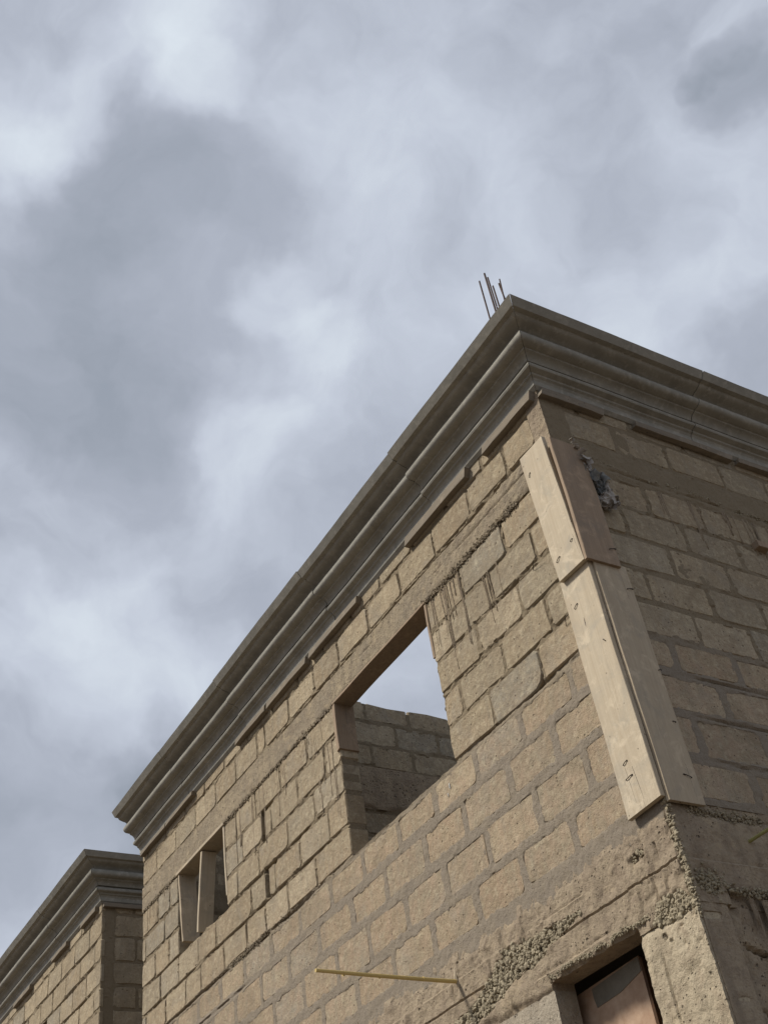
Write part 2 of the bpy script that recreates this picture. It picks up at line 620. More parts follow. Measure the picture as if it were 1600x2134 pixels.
def lay_blocks(W, rows, parent, s_min, s_max, holes, low=1.28, deep_at=.14, jit=(.0045, .007), hi_d=(.003, .009), lo_d=(.001, .005)):
    """rows: (h0, h1, joints list). returns the rectangles used"""
    rects = []
    for (h0, h1, js) in rows:
        xs = [s_min] + [j for j in sorted(js) if s_min + .05 < j < s_max - .05] + [s_max]
        for a, b in zip(xs[:-1], xs[1:]):
            segs = [(a, b)]
            for (p, q, c, d) in holes:
                if min(h1, d) - max(h0, c) > .04:
                    ns_ = []
                    for (u, v_) in segs:
                        if q <= u or p >= v_:
                            ns_.append((u, v_))
                        else:
                            if u < p:
                                ns_.append((u, p))
                            if v_ > q:
                                ns_.append((q, v_))
                    segs = ns_
            for (u, v_) in segs:
                lo = h0 < low - .1
                m = random.uniform(.012, .022) if lo else random.uniform(.005, .014)
                mh = random.uniform(.018, .030) if lo else random.uniform(.007, .019)
                jl = any(abs(u - q) < .002 and min(h1, d) - max(h0, c) > .04 for p, q, c, d in holes)
                jr = any(abs(v_ - p) < .002 and min(h1, d) - max(h0, c) > .04 for p, q, c, d in holes)
                uu = u - .004 if jl else u + (m if abs(u - s_min) > .001 else -.004)
                vv = v_ + .004 if jr else v_ - (m if abs(v_ - s_max) > .001 else -.004)
                if vv - uu < .05:
                    continue
                y0, y1 = h0 + mh * random.uniform(.6, 1.2), h1 - mh * random.uniform(.6, 1.2)
                dd = random.uniform(*(lo_d if lo else hi_d))
                t = (random.uniform(-.006, .006), random.uniform(-.010, .010))
                V, F = block_mesh(W, uu, vv, y0, y1, dd, deep_at if (jl or jr) else .03, jit[0] if lo else jit[1], t, rc=.026 if lo else .020)
                o = link('block', V, F, M_BLOCK, smooth=True, angle=28)
                recentre(o)
                put(o, parent)
                rects.append((uu, vv, y0, y1))
    return rects


def joints(start, a, b, pitch=.46, jitter=.015):
    out = []
    x = start
    while x > a:
        x -= pitch
    while x < b:
        if x > a:
            out.append(x + random.uniform(-jitter, jitter))
        x += pitch
    return out


def ext(known, a, pitch=.46):
    """continue a measured row of joints to the left as far as a"""
    k = sorted(known)
    while k[0] > a:
        k.insert(0, k[0] - pitch + random.uniform(-.03, .03))
    return k


def mortar_h(rects, seed, bands=(), slots=(), low=1.28, cracks=(), flat=None):
    RC = sorted(rects)

    def f(S, H):
        lowk = 1 - sstep(H + .06 * fbm(S, H, 2, 2, seed), low - .04, low + .04)
        nz = fbm(S, H, 9, 4, seed)
        nf = fbm(S, H, 38, 3, seed + 5)
        lo_ = .0050 + .008 * nz + .007 * nf
        rid = 1 - np.abs(fbm(S * .6, H * 2.2, 7, 3, seed + 9)) * 4
        hi_ = -.001 + .020 * nz + .016 * nf + .009 * sstep(rid, .65, 1.0)
        D = lo_ * lowk + hi_ * (1 - lowk)
        inside = np.full(S.shape, -1.0)
        for (a, b, c, d) in RC:
            i0, i1 = np.searchsorted(S[0], (a, b))
            j0, j1 = np.searchsorted(H[:, 0], (c, d))
            if i1 <= i0 or j1 <= j0:
                continue
            sl_ = (slice(j0, j1), slice(i0, i1))
            x, y = S[sl_], H[sl_]
            inside[sl_] = np.maximum(inside[sl_], np.minimum(np.minimum(x - a, b - x), np.minimum(y - c, d - y)))
        wob = -.001 + .034 * fbm(S, H, 11, 3, seed + 2) + .026 * fbm(S, H, 34, 2, seed + 6)
        t = sstep(inside + wob, .004, .020)
        D = D * (1 - t) + (-.016) * t
        for (c0, c1, amp, base) in bands:
            k = sstep(H, c0, c0 + .012) * (1 - sstep(H, c1 - .012, c1))
            D = D * (1 - k) + (base + amp * nz + amp * .6 * nf) * k
        for (a, b, c, d, dep) in slots:
            wv_ = .006 * fbm(S, H, 25, 2, seed + 4)
            k = sstep(S + wv_, a - .004, a + .004) * (1 - sstep(S + wv_, b - .004, b + .004)) * sstep(H, c - .004, c + .004) * (1 - sstep(H, d - .004, d + .004))
            D = D * (1 - k) - dep * k
        for (a, b, h, wd, dep, amp, sd) in cracks:
            yy_ = h + amp * fbm(S, S * 0, 2.6, 2, sd) + .016 * fbm(S, S * 0, 14, 3, sd + 3)
            www = wd * (.35 + 1.6 * np.clip(vnoise(S * 3.1, S * 0, sd + 1), 0, 1))
            k = np.exp(-((H - yy_) / www) ** 2) * sstep(S, a, a + .35) * (1 - sstep(S, b - .35, b))
            D = D - dep * k
            # the lip that hangs above the crack
            k2 = np.exp(-((H - yy_ - .016) / .010) ** 2) * sstep(S, a, a + .35) * (1 - sstep(S, b - .35, b))
            D = D + .006 * k2 * (vnoise(S * 9, S * 0, sd + 2))
        return D
    return f


# ------------------------------------------------------------------ main house
house = empty('unfinished_house', (0, 0, GZ))
tag(house, 'large unfinished two storey block house in front, with grey moulded cornice', 'house')

WL = -6.72
ZR = [.31, .55, .82, 1.07, 1.30, 1.54, 1.78, 2.02, 2.26, 2.505]
BW = (-2.83, -1.515, 1.30, 2.505)       # big window
SW = (-5.86, -4.83, 1.782, 2.505)       # small window
DO = (-1.088, -.392, -1.40, -.165)      # opening below
rows = [
    (ZR[0], ZR[1], ext([-.66, -1.11, -1.56, -2.04, -2.50, -2.96], -7)),
    (ZR[1], ZR[2], ext([-.44, -.89, -1.37, -1.82, -2.28, -2.74, -3.18, -3.67], -7)),
    (ZR[2], ZR[3], ext([-.62, -1.06, -1.53, -1.98, -2.46, -2.92, -3.39, -3.86, -4.32, -4.77], -7)),
    (ZR[3], ZR[4], ext([-.39, -.86, -1.33, -1.79, -2.24, -2.70, -3.16, -3.64, -4.11, -4.58, -5.03, -5.48], -7)),
    (ZR[4], ZR[5], ext([-.58, -1.07, -3.33, -3.79, -4.17, -4.50, -4.94, -5.4, -5.73, -6.16], -7)),
    (ZR[5], ZR[6], ext([-.41, -.87, -1.33, -3.09, -3.54, -4.40, -5.07, -5.44, -5.87, -6.28], -7)),
    (ZR[6], ZR[7], ext([-.60, -1.06, -3.27, -3.72, -4.22, -4.62, -6.08, -6.40], -7)),
    (ZR[7], ZR[8], ext([-.38, -.83, -1.30, -3.05, -3.50, -4.50, -6.18], -7)),
    (ZR[8], ZR[9], ext([-.62, -1.10, -3.30, -3.76, -4.22, -4.60, -6.05, -6.33], -7)),
    (2.752, 2.99, ext([-.42, -.86, -1.30, -1.76, -2.22, -2.68, -3.09, -3.53, -3.97, -4.12, -4.55, -4.98], -7)),
    (2.99, 3.20, ext([-.65, -1.1, -1.55, -2.0, -2.45, -2.9, -3.35, -3.8, -4.3], -7)),
]
fw = front()
wall_f = empty('wall', (0, 0, GZ))
put(wall_f, house)
tag(wall_f, 'long sunlit front wall with the window openings')
holes_f = [BW, SW, (-.13, .5, ZR[0] - .01, 3.2), (-4.142, -4.072, 2.03, 2.25), (-4.14, -4.068, 1.57, 1.775), (-3.975, -3.955, 2.03, 2.25), (-3.975, -3.955, 1.57, 1.77)]
rects = lay_blocks(fw, rows, wall_f, WL, 0.0, holes_f)


def fstep(x):
    return .010 if x > -2.0 else (.013 if x > -4.3 else .017)


S = grid_axis(WL, 0.0, fstep, [BW[0], BW[1], SW[0], SW[1], -2.0, -4.3, -.13])
H = grid_axis(.20, 3.30, lambda z: .011, [BW[2], BW[3], SW[2], SW[3]])
slots = [(-4.138, -4.074, 2.025, 2.272, .125), (-4.130, -3.93, 2.242, 2.284, .08), (-3.973, -3.957, 2.035, 2.25, .03),
         (-4.134, -4.070, 1.565, 1.792, .125), (-4.125, -3.95, 1.762, 1.800, .08), (-3.973, -3.957, 1.575, 1.76, .03),
         (-4.36, -4.14, 1.285, 1.315, .05), (-5.725, -5.705, 1.335, 1.49, .04), (-5.395, -5.370, 1.33, 1.50, .05), (-1.405, -1.385, .60, .78, .004)]
cracks = [(-3.9, -.1, 2.735, .011, .035, .030, 4), (-1.6, -.05, 2.500, .010, .014, .020, 9), (-6.6, -2.9, 2.500, .008, .020, .018, 14),
          (-1.45, -.25, 1.312, .008, .024, .012, 21), (-6.7, -3.2, 1.300, .008, .022, .012, 25), (-6.6, -3.0, 1.785, .006, .016, .014, 29),
          (-6.6, -2.9, 1.545, .006, .014, .014, 33), (-1.5, -.3, 1.79, .006, .012, .014, 37), (-1.4, -.3, 2.03, .006, .012, .014, 41), (-6.7, -4.4, 1.07, .006, .012, .014, 45)]
core_h = mortar_h(rects, 3, bands=[(2.505, 2.748, .010, .004)], slots=slots, cracks=cracks)
relief('mortar', fw, S, H, core_h, [BW, SW], M_MORTAR, wall_f)

# ring beam over the windows: concrete band, proud of the mortar by a few mm
S2 = grid_axis(WL - .003, -.125, fstep, [-2.0, -4.3])
H2 = grid_axis(2.508, 2.742, lambda z: .011, [])


def ringh(sd):
    def f(S_, H_):
        rough = sstep(S_, -2.2, -1.2) * .6 + .4
        D = .013 + .010 * fbm(S_, H_, 6, 4, sd) * rough + .011 * fbm(S_, H_, 34, 3, sd + 2) * rough
        D = D - .010 * np.exp(-((H_ - 2.64 - .006 * fbm(S_, H_ * 0, 3, 2, sd)) / .004) ** 2) * sstep(vnoise(S_ * 2, S_ * 0, sd), .45, .6)
        lowe = np.clip((2.508 + .030 * vnoise(S_ * 11, S_ * 0, sd + 7) - H_) / .03, 0, 1)
        D = D - .016 * lowe
        cr = 2.735 + .030 * fbm(S_, S_ * 0, 2.6, 2, 4) + .016 * fbm(S_, S_ * 0, 14, 3, 7)
        D = D - .055 * sstep(H_ - cr, -.010, .012) * (S_ > -3.9)
        return D
    return f


relief('ring_beam', fw, S2, H2, ringh(50), [], M_BAND, house, depth=.010, back=False)

# column that the corner planks cover
S3 = grid_axis(-.128, 0.004, lambda x: .010, [])
H3 = grid_axis(.30, 3.2, lambda z: .012, [])
relief('column', fw, S3, H3, lambda s, h: .010 + .008 * fbm(s, h, 8, 4, 60) + .006 * fbm(s, h, 40, 2, 61), [], M_BEAM, house, depth=.02, back=False)

# lower beam with formwork lines
fl = -1.55


def beam_h(s, h, sd, pf=1.0):
    D = .010 + .016 * fbm(s, h, 4, 5, sd) + .014 * fbm(s, h, 22, 4, sd + 1)
    edge = sstep(h, .20 + .05 * fbm(s, h * 0, 5, 2, sd), .30)
    D = D - .010 * edge
    for (z, wd, dp, sl0, sl1) in ((.013, .005, .012, 0, 1), (.137, .004, .009, 0, 0), (-.110, .005, .014, 0, 0)):
        yy_ = z + .005 * fbm(s, s * 0, 2, 2, sd + int(z * 100) + 20)
        gate = 1.0
        if z > .1:
            gate = (1 - sstep(s, -.75, -.65)) if pf > 0 else 0
        if z < -.05:
            gate = (sstep(s, -1.25, -1.15) * (1 - sstep(s, -.62, -.55))) if pf > 0 else 0
        D = D - dp * gate * np.exp(-((h - yy_) / wd) ** 2)
        D = D + .004 * gate * sstep(h, yy_ - .03, yy_ - .004) * (1 - sstep(h, yy_ - .003, yy_))
    return D


def honey(s, h):
    """how much the concrete has broken out in gravel"""
    # band on the left, climbing to the right
    yy_ = np.interp(s, [-1.85, -1.64, -1.40, -1.10, -.80], [-.10, -.07, .03, .03, .06])
    hw = np.interp(s, [-1.85, -1.60, -1.42, -1.1, -.74], [.05, .10, .13, .075, .01])
    a = np.clip(1 - np.abs(h - yy_) / hw, 0, 1) * (s < -.74) * (s > -1.95)
    c = np.clip(1 - np.hypot((s + .15) / .17, (h + .165) / .085), 0, 1)
    e = np.clip(1 - np.abs(s + .0) / .035, 0, 1) * .8
    b_ = np.clip(1 - np.hypot((s + .27) / .07, (h - .13) / .035), 0, 1)
    return np.maximum(np.maximum(a, c), np.maximum(e, b_))


def fbeam(s, h):
    D = beam_h(s, h, 70)
    k = sstep(honey(s, h) + .5 * fbm(s, h, 22, 3, 77), .15, .45)
    D = D - k * (.016 + .02 * vnoise(s * 60, h * 60, 5))
    # wire grooves and scratches
    for (s0, h0, s1, h1, dp) in ((-.221, .157, -.208, -.111, .010), (-.245, .26, -.221, .157, .008), (-.145, .145, -.150, .05, .012), (-.40, -.01, -.395, -.08, -.005), (-.43, 0, -.42, -.07, -.005)):
        t = np.clip((h - h0) / (h1 - h0), 0, 1)
        xx_ = s0 + (s1 - s0) * t
        D = D - dp * np.exp(-((s - xx_) / .0045) ** 2) * (h < max(h0, h1)) * (h > min(h0, h1))
    D = D - .014 * sstep(fbm(s * .8, h * 1.0, 18, 4, 93), .10, .17) * sstep(fbm(s, h, 2.2, 2, 94), -.06, .06)
    D = D + .010 * sstep(fbm(s * 1.4, h * .5, 10, 4, 97), .08, .16)
    D = D - .010 * sstep(fbm(s * 1.6, h * .6, 26, 3, 95), .14, .20) * sstep(h, .10, .26)
    # opening's upper edge is ragged
    D = D - .02 * np.clip((-.165 + .028 * vnoise(s * 14, s * 0, 8) - h) / .02, 0, 1) * (s > -1.0) * (s < -.4)
    # torn lower edge on the left
    D = D - .022 * np.clip((-.19 + .05 * vnoise(s * 9, s * 0, 12) - h) / .03, 0, 1) * (s < -1.088)
    return D


S4 = grid_axis(-4.2, 0.0, lambda x: .0085 if x > -2.2 else .02, [DO[0], DO[1], -2.2])
H4 = grid_axis(-.20, .33, lambda z: .0085, [DO[3]])
relief('floor_beam', fw, S4, H4, fbeam, [DO], M_BEAM, house, depth=.14, top=lambda x: .285 + .055 * fbm(x, x * 0, 5, 3, 402) + .02 * fbm(x, x * 0, 30, 2, 403))

# lower corner column and the pier left of the opening
S5 = grid_axis(DO[1], 0.0, lambda x: .009, [])
H5 = grid_axis(-1.60, -.20, lambda z: .012, [])


def colh(s, h):
    D = .018 + .018 * fbm(s, h, 6, 5, 80) + .014 * fbm(s, h, 34, 3, 81)
    D = D - .012 * np.exp(-((s + .283 + .008 * (h + .6) + .005 * fbm(h, h * 0, 3, 2, 82)) / .004) ** 2) * (h < -.34)
    D = D - .018 * sstep(h + .03 * fbm(s, h * 0, 9, 2, 83), -.245, -.205)
    pit = sstep(fbm(s, h, 30, 3, 87), .06, .16)
    top_ = sstep(h + .12 * fbm(s, h, 5, 3, 88), -.40, -.30)
    D = D - .014 * pit * (.25 + .75 * top_)
    D = D - .014 * np.clip(1 - np.hypot((s + .13) / .07, (h + .46) / .04), 0, 1) ** .5 * sstep(fbm(s, h, 26, 3, 84), -.02, .06)
    return D


relief('column', fw, S5, H5, colh, [], M_COLUMN, house, depth=.14)
S5 = grid_axis(-4.2, DO[0], lambda x: .010 if x > -2 else .03, [])
H5 = grid_axis(-1.60, -.20, lambda z: .014, [])


def pierh(s, h):
    D = -.004 + .006 * fbm(s, h, 6, 3, 90) + .008 * fbm(s * 9, h * .5, 8, 3, 91) * sstep(s, -2.2, -1.0)
    return D


relief('pier', fw, S5, H5, pierh, [], M_PIER, house, depth=.14)


# gravel showing in the broken concrete
def ico(r, c, sq):
    t = (1 + 5 ** .5) / 2
    vv = [(-1, t, 0), (1, t, 0), (-1, -t, 0), (1, -t, 0), (0, -1, t), (0, 1, t), (0, -1, -t), (0, 1, -t), (t, 0, -1), (t, 0, 1), (-t, 0, -1), (-t, 0, 1)]
    k = r / 1.9
    rot = Matrix.Rotation(random.uniform(0, 6.3), 3, Vector((random.random() - .5, random.random() - .5, random.random() - .5)).normalized())
    out = []
    el = (random.uniform(.65, 1.3), random.uniform(.6, 1.1), random.uniform(.65, 1.3))
    for p in vv:
        q_ = rot @ (Vector(p) * k * random.uniform(.72, 1.22))
        q_ = Vector((q_.x * el[0], q_.y * el[1], q_.z * el[2]))
        out.append(tuple(q_ + Vector(c)))
    return out


ICF = [(0, 11, 5), (0, 5, 1), (0, 1, 7), (0, 7, 10), (0, 10, 11), (1, 5, 9), (5, 11, 4), (11, 10, 2), (10, 7, 6), (7, 1, 8), (3, 9, 4), (3, 4, 2), (3, 2, 6), (3, 6, 8), (3, 8, 9), (4, 9, 5), (2, 4, 11), (6, 2, 10), (8, 6, 7), (9, 8, 1)]


def pebbles(pts, parent, name='gravel'):
    V, F = [], []
    for (c, r) in pts:
        k = len(V)
        V += ico(r, c, (1, 1, 1))
        F += [(a + k, b + k, d + k) for a, b, d in ICF]
    o = link(name, V, F, M_STONE, smooth=False)
    put(o, parent)
    tag(o, kind='stuff')
    return o


pts = []
tries = 0
while len(pts) < 2600 and tries < 90000:
    tries += 1
    if random.random() < .72:
        s, h = random.uniform(-1.95, -.70), random.uniform(-.20, .20)
    elif random.random() < .6:
        s, h = random.uniform(-.34, .0), random.uniform(-.27, -.07)
    else:
        s, h = random.uniform(-.34, .01), random.uniform(-.2, .31)
    if DO[0] < s < DO[1] and h < DO[3] + .012:
        continue
    hv = float(honey(np.array(s), np.array(h)))
    if hv + .5 * float(fbm(s, h, 22, 3, 77)) > .17 + random.random() * .12:
        r = random.choice((.0035, .005, .006, .0075, .009, .012, .015)) * random.uniform(.85, 1.15)
        pts.append(((s, -(.000 + random.uniform(-.006, .010)), h), r))
# loose grains on the torn edges
for _ in range(420):
    s = random.uniform(DO[0], DO[1] + .1)
    pts.append(((s, -.006 - random.uniform(0, .012), DO[3] + .012 + .018 * float(vnoise(s * 14, 0, 8)) + random.uniform(-.012, .012)), random.uniform(.003, .008)))
for _ in range(260):
    h = random.uniform(-.26, .30)
    pts.append(((random.uniform(-.012, .012), random.uniform(-.012, .010), h), random.uniform(.004, .009)))
pebbles(pts, house)

# slurry that ran down from the ring beam and dried on the blocks
V, F = [], []


def drip(W, s, h, ln, w, d):
    nseg = max(3, int(ln / .05))
    base = len(V)
    ph = random.uniform(0, 9)
    for i in range(nseg + 1):
        t = i / nseg
        hh = h - ln * t
        ww = .8 * w * (1 - .55 * t) * random.uniform(.8, 1.2)
        dd = d * (1 - .5 * t) * random.uniform(.8, 1.15)
        ss = s + .004 * math.sin(ph + hh * 14) + random.uniform(-.001, .001)
        V.extend([W(ss - ww / 2, hh, .002), W(ss - ww * .2, hh, .0085 + dd * .30), W(ss + ww * .2, hh, .0085 + dd * .30), W(ss + ww / 2, hh, .002)])
    for i in range(nseg):
        for k in range(3):
            a = base + i * 4 + k
            F.append((a, a + 4, a + 5, a + 1))
    e = base + nseg * 4
    F.append((e, e + 3, e + 2, e + 1))


for _ in range(22):
    drip(fw, random.uniform(-1.48, -.72), 2.505 - random.uniform(0, .05), random.uniform(.12, .62), random.uniform(.007, .014), random.uniform(.003, .008))
for _ in range(6):
    drip(fw, random.uniform(-.75, -.45), 2.505, random.uniform(.06, .22), random.uniform(.007, .012), .004)
for _ in range(20):
    drip(fw, random.uniform(-6.6, -6.0), 2.51, random.uniform(.06, .28), random.uniform(.008, .016), .005)
for _ in range(12):
    drip(fw, random.uniform(-3.7, -2.9), 2.50, random.uniform(.06, .34), random.uniform(.008, .016), .005)
for _ in range(11):
    drip(fw, random.uniform(-4.8, -3.7), 2.50, random.uniform(.06, .55), random.uniform(.010, .020), .005)
for _ in range(9):
    drip(fw, random.uniform(-3.25, -2.88), random.choice((2.02, 2.26)), random.uniform(.2, .5), random.uniform(.008, .014), .004)
sd_ = side()
for _ in range(20):
    drip(sd_, random.uniform(.75, 2.0), 2.50, random.uniform(.06, .40), random.uniform(.010, .018), .006)
for _ in range(14):
    drip(sd_, random.uniform(.24, .5), -.16, random.uniform(.08, .35), random.uniform(.010, .022), .010)
o = link('slurry_drips', V, F, M_BEAM, smooth=True)
put(o, house)
tag(o, kind='stuff')

# ------------------------------------------------------------------ right (shaded) wall
wall_s = empty('wall', (0, 0, GZ))
put(wall_s, house)
tag(wall_s, 'shaded side wall of blocks smeared with mortar')
YE = 4.5
alt = [.66, .40]
srows = []
for i in range(9):
    st = .66 if i % 2 == 0 else .857
    srows.append((ZR[i], ZR[i + 1], joints(st, .2, 2.6, .46, .02)))
srows.append((2.752, 2.99, joints(.55, .2, 2.6, .46, .02)))
srows.append((2.99, 3.20, joints(.75, .2, 2.6, .46, .02)))
rects_s = lay_blocks(sd_, srows, wall_s, .14, 2.6, [], jit=(.004, .008), hi_d=(.000, .006), lo_d=(.000, .005), low=1.28)
S = grid_axis(0.0, 2.6, lambda x: .012, [])
H = grid_axis(.30, 3.30, lambda z: .012, [])


def side_h(s, h):
    f0 = mortar_h(rects_s, 103, bands=[(2.505, 2.735, .014, .006)], cracks=[(.15, 2.5, 2.56, .007, .020, .030, 64), (.3, 2.5, .82, .006, .014, .014, 65), (.3, 2.5, .56, .006, .014, .014, 66), (.3, 2.5, 1.07, .006, .012, .014, 67)])(s, h)
    # hand-smeared mortar slides over the joints in the upper part
    up = sstep(h, 1.25, 1.45)
    sm = -.001 + .016 * fbm(s, h, 4.5, 4, 110) + .008 * fbm(s, h, 30, 3, 111)
    f1 = np.maximum(f0, sm * up - .03 * (1 - up))
    k = sstep(s, .17, .20)
    col_ = .008 + .008 * fbm(s, h, 8, 4, 60) + .006 * fbm(s, h, 40, 2, 61)
    return f1 * k + col_ * (1 - k)


relief('mortar', sd_, S, H, side_h, [], M_MORTAR, wall_s)
S = grid_axis(0.0, 2.6, lambda x: .011, [])
H = grid_axis(-.20, .318, lambda z: .011, [])


def sbeam(s, h):
    D = beam_h(s, h, 120, -1) + .008 * fbm(s, h, 12, 3, 121)
    c = np.clip(1 - np.hypot((s - .10) / .09, (h + .09) / .07), 0, 1)
    D = D - .02 * sstep(c, 0, .4)
    D = D - .03 * np.clip((-.15 + .05 * vnoise(s * 8, s * 0, 18) - h) / .03, 0, 1) * (s > .2)
    D = D - .012 * np.exp(-((h - .25 - .02 * fbm(s, s * 0, 6, 2, 5)) / .012) ** 2) * (s > .15)
    return D


relief('floor_beam', sd_, S, H, sbeam, [], M_BEAM, house, depth=.12)
S = grid_axis(0.0, 2.6, lambda x: .012, [])
H = grid_axis(-1.60, -.20, lambda z: .013, [])


def slow(s, h):
    k = sstep(s, .17, .20)
    col_ = .006 + .008 * fbm(s * 3, h * .8, 6, 3, 130) + .003 * fbm(s, h, 30, 2, 131)
    rr = -.030 + .030 * fbm(s, h, 7, 4, 132) + .020 * fbm(s, h, 24, 3, 133) + .03 * (1 - np.abs(fbm(s * 2.4, h * 1.2, 5, 3, 134)) * 6).clip(0, 1) * .6
    for (h0, s0, s1) in ((-.375, .21, .6), (-.66, .2, .7), (-.62, .04, .15), (-.257, .01, .125)):
        rr = rr - .05 * np.exp(-((h - h0 - .05 * fbm(s, s * 0, 7, 3, 9) + .1 * (s - s0)) / (.003 + .010 * vnoise(s * 14, h0 * 9))) ** 2) * sstep(s, s0 - .02, s0 + .10) * (1 - sstep(s, s1 - .15, s1))
        if s0 < .1:
            col_ = col_ - (.05 if h0 > -.3 else .012) * np.exp(-((h - h0 - .012 * fbm(s, s * 0, 14, 2, 9)) / .008) ** 2) * sstep(s, s0 - .01, s0 + .02) * (1 - sstep(s, s1 - .03, s1))
    return rr * k + col_ * (1 - k)


relief('side_masonry', sd_, S, H, slow, [], M_BEAM, house, depth=.12)
pts = []
for _ in range(300):
    a = random.gauss(.11, .045)
    h = random.gauss(-.10, .035)
    if a > 0.005:
        pts.append(((random.uniform(-.006, .012), a, h), random.uniform(.004, .012)))
for _ in range(260):
    a = random.uniform(.10, .62)
    h = .262 - .02 * a + random.gauss(0, .018)
    pts.append(((random.uniform(-.004, .012), a, h), random.uniform(.003, .009)))
for _ in range(300):
    a = random.uniform(.2, .8)
    h = -.155 + .03 * float(vnoise(a * 8, 0, 18)) + random.gauss(0, .012)
    pts.append(((random.uniform(.004, .022), a, h), random.uniform(.003, .009)))
for _ in range(380):
    a = random.uniform(.02, .16) if random.random() < .4 else random.uniform(.16, 2.0)
    h = 2.66 + .015 * math.sin(a * 7) - (a > .16) * (.06 + .02 * a) + random.gauss(0, .010)
    pts.append(((random.uniform(-.004, .012), a, h), random.uniform(.003, .008)))
pebbles(pts, house)
pts = []
for _ in range(1100):
    s = random.uniform(-1.55, -.42)
    h = 2.512 + .02 * float(fbm(s, 0, 8, 2, 9)) + random.gauss(0, .012)
    if s < BW[1] and h < BW[3] + .01:
        continue
    pts.append(((s, -.006 - random.uniform(0, .012), h), random.uniform(.003, .0085)))
for _ in range(700):
    s = random.uniform(-6.7, -2.86)
    if SW[0] - .02 < s < SW[1] + .02:
        continue
    h = 2.506 + .012 * float(fbm(s, 0, 8, 2, 9)) + random.gauss(0, .009)
    pts.append(((s, -.006 - random.uniform(0, .010), h), random.uniform(.004, .010)))
for _ in range(240):
    s = random.gauss(-4.45, .35)
    pts.append(((s, -.004 - random.uniform(0, .010), 1.30 + random.gauss(0, .012)), random.uniform(.003, .008)))
o = pebbles(pts, house, 'mortar_crumbs')
o.data.materials[0] = M_BAND


# plain back parts of the house
def box(name, a, b, mat, parent=None):
    x0, y0, z0 = a
    x1, y1, z1 = b
    Vb = [(x0, y0, z0), (x1, y0, z0), (x1, y1, z0), (x0, y1, z0), (x0, y0, z1), (x1, y0, z1), (x1, y1, z1), (x0, y1, z1)]
    Fb = [(0, 3, 2, 1), (4, 5, 6, 7), (0, 1, 5, 4), (1, 2, 6, 5), (2, 3, 7, 6), (3, 0, 4, 7)]
    o_ = link(name, Vb, Fb, mat)
    recentre(o_)
    if parent:
        put(o_, parent)
    return o_


box('wall', (-.128, 2.6, -1.6), (-.006, YE, 3.30), M_MORTAR, house)
box('wall', (WL, YE - .13, GZ), (-.13, YE, 3.30), M_MORTAR, house)
box('wall', (WL + .003, .14, GZ), (WL + .12, YE - .131, 3.28), M_MORTAR, house)
box('wall', (WL, -.0, GZ), (-4.2, .13, .30), M_MORTAR, house)
box('wall', (-4.199, .004, GZ), (-1.10, .135, -1.601), M_MORTAR, house)
box('wall', (-.128, .144, GZ), (-.006, YE, -1.602), M_MORTAR, house)
box('column', (-.39, -.012, GZ), (.004, .13, -1.604), M_COLUMN, house)
box('floor_slab', (WL + .13, .145, .02), (-.13, YE - .14, .16), M_SLAB, house)

# inner partition seen through the big window
wall_i = empty('wall', (-4, .13, 0))
put(wall_i, house)
tag(wall_i, 'inner partition wall of blocks seen through the big window, its top course broken')
wi = side(-4.0, 0.0)


def itop(s):
    return 3.425 - .012 * np.floor(s * 2.2 + .3) + .03 * fbm(s, s * 0, 5, 3, 140) - .02 * (vnoise(s * 7, s * 0, 3) > .7)


irows = [(3.215, 3.42, joints(1.50, .3, 2.9, .46, .03)), (2.985, 3.215, joints(1.78, .3, 2.9, .46, .03)), (2.765, 2.985, joints(1.48, .3, 2.9, .44, .03)),
         (2.12, 2.345, joints(1.32, .3, 2.9, .46, .03)), (1.89, 2.12, joints(1.10, .3, 2.9, .46, .03)), (1.66, 1.89, joints(1.3, .3, 2.9, .46, .03)), (1.43, 1.66, joints(1.1, .3, 2.9, .46, .03))]
ri = lay_blocks(wi, irows, wall_i, .25, 2.9, [], jit=(.006, .008), hi_d=(-.001, .006), low=-9)
S = grid_axis(.14, 2.9, lambda x: .017, [])
H = grid_axis(1.2, 3.5, lambda z: .017, [])


def ih(s, h):
    D = mortar_h(ri, 203, cracks=[(.5, 2.3, 2.335, .010, .03, .02, 70)])(s, h)
    D = np.maximum(D, (-.004 + .018 * fbm(s, h, 6, 4, 210)))
    return D


relief('mortar', wi, S, H, ih, [], M_MORTAR, wall_i, depth=.12, top=itop)
S = grid_axis(.14, 2.9, lambda x: .02, [])
H = grid_axis(2.36, 2.755, lambda z: .018, [])
relief('ring_beam', wi, S, H, lambda s, h: .018 + .008 * fbm(s, h, 5, 4, 220) + .006 * fbm(s, h, 26, 2, 221) - .02 * np.clip((2.36 + .04 * vnoise(s * 9, s * 0, 5) - h) / .03, 0, 1),
       [], M_BEAM, wall_i, depth=.01, back=False)
box('wall', (-4.12, .14, .165), (-4.0, YE - .14, 1.2), M_MORTAR, house)
box('wall', (-4.12, 2.9, 1.2), (-4.0, YE - .14, 3.38), M_MORTAR, house)
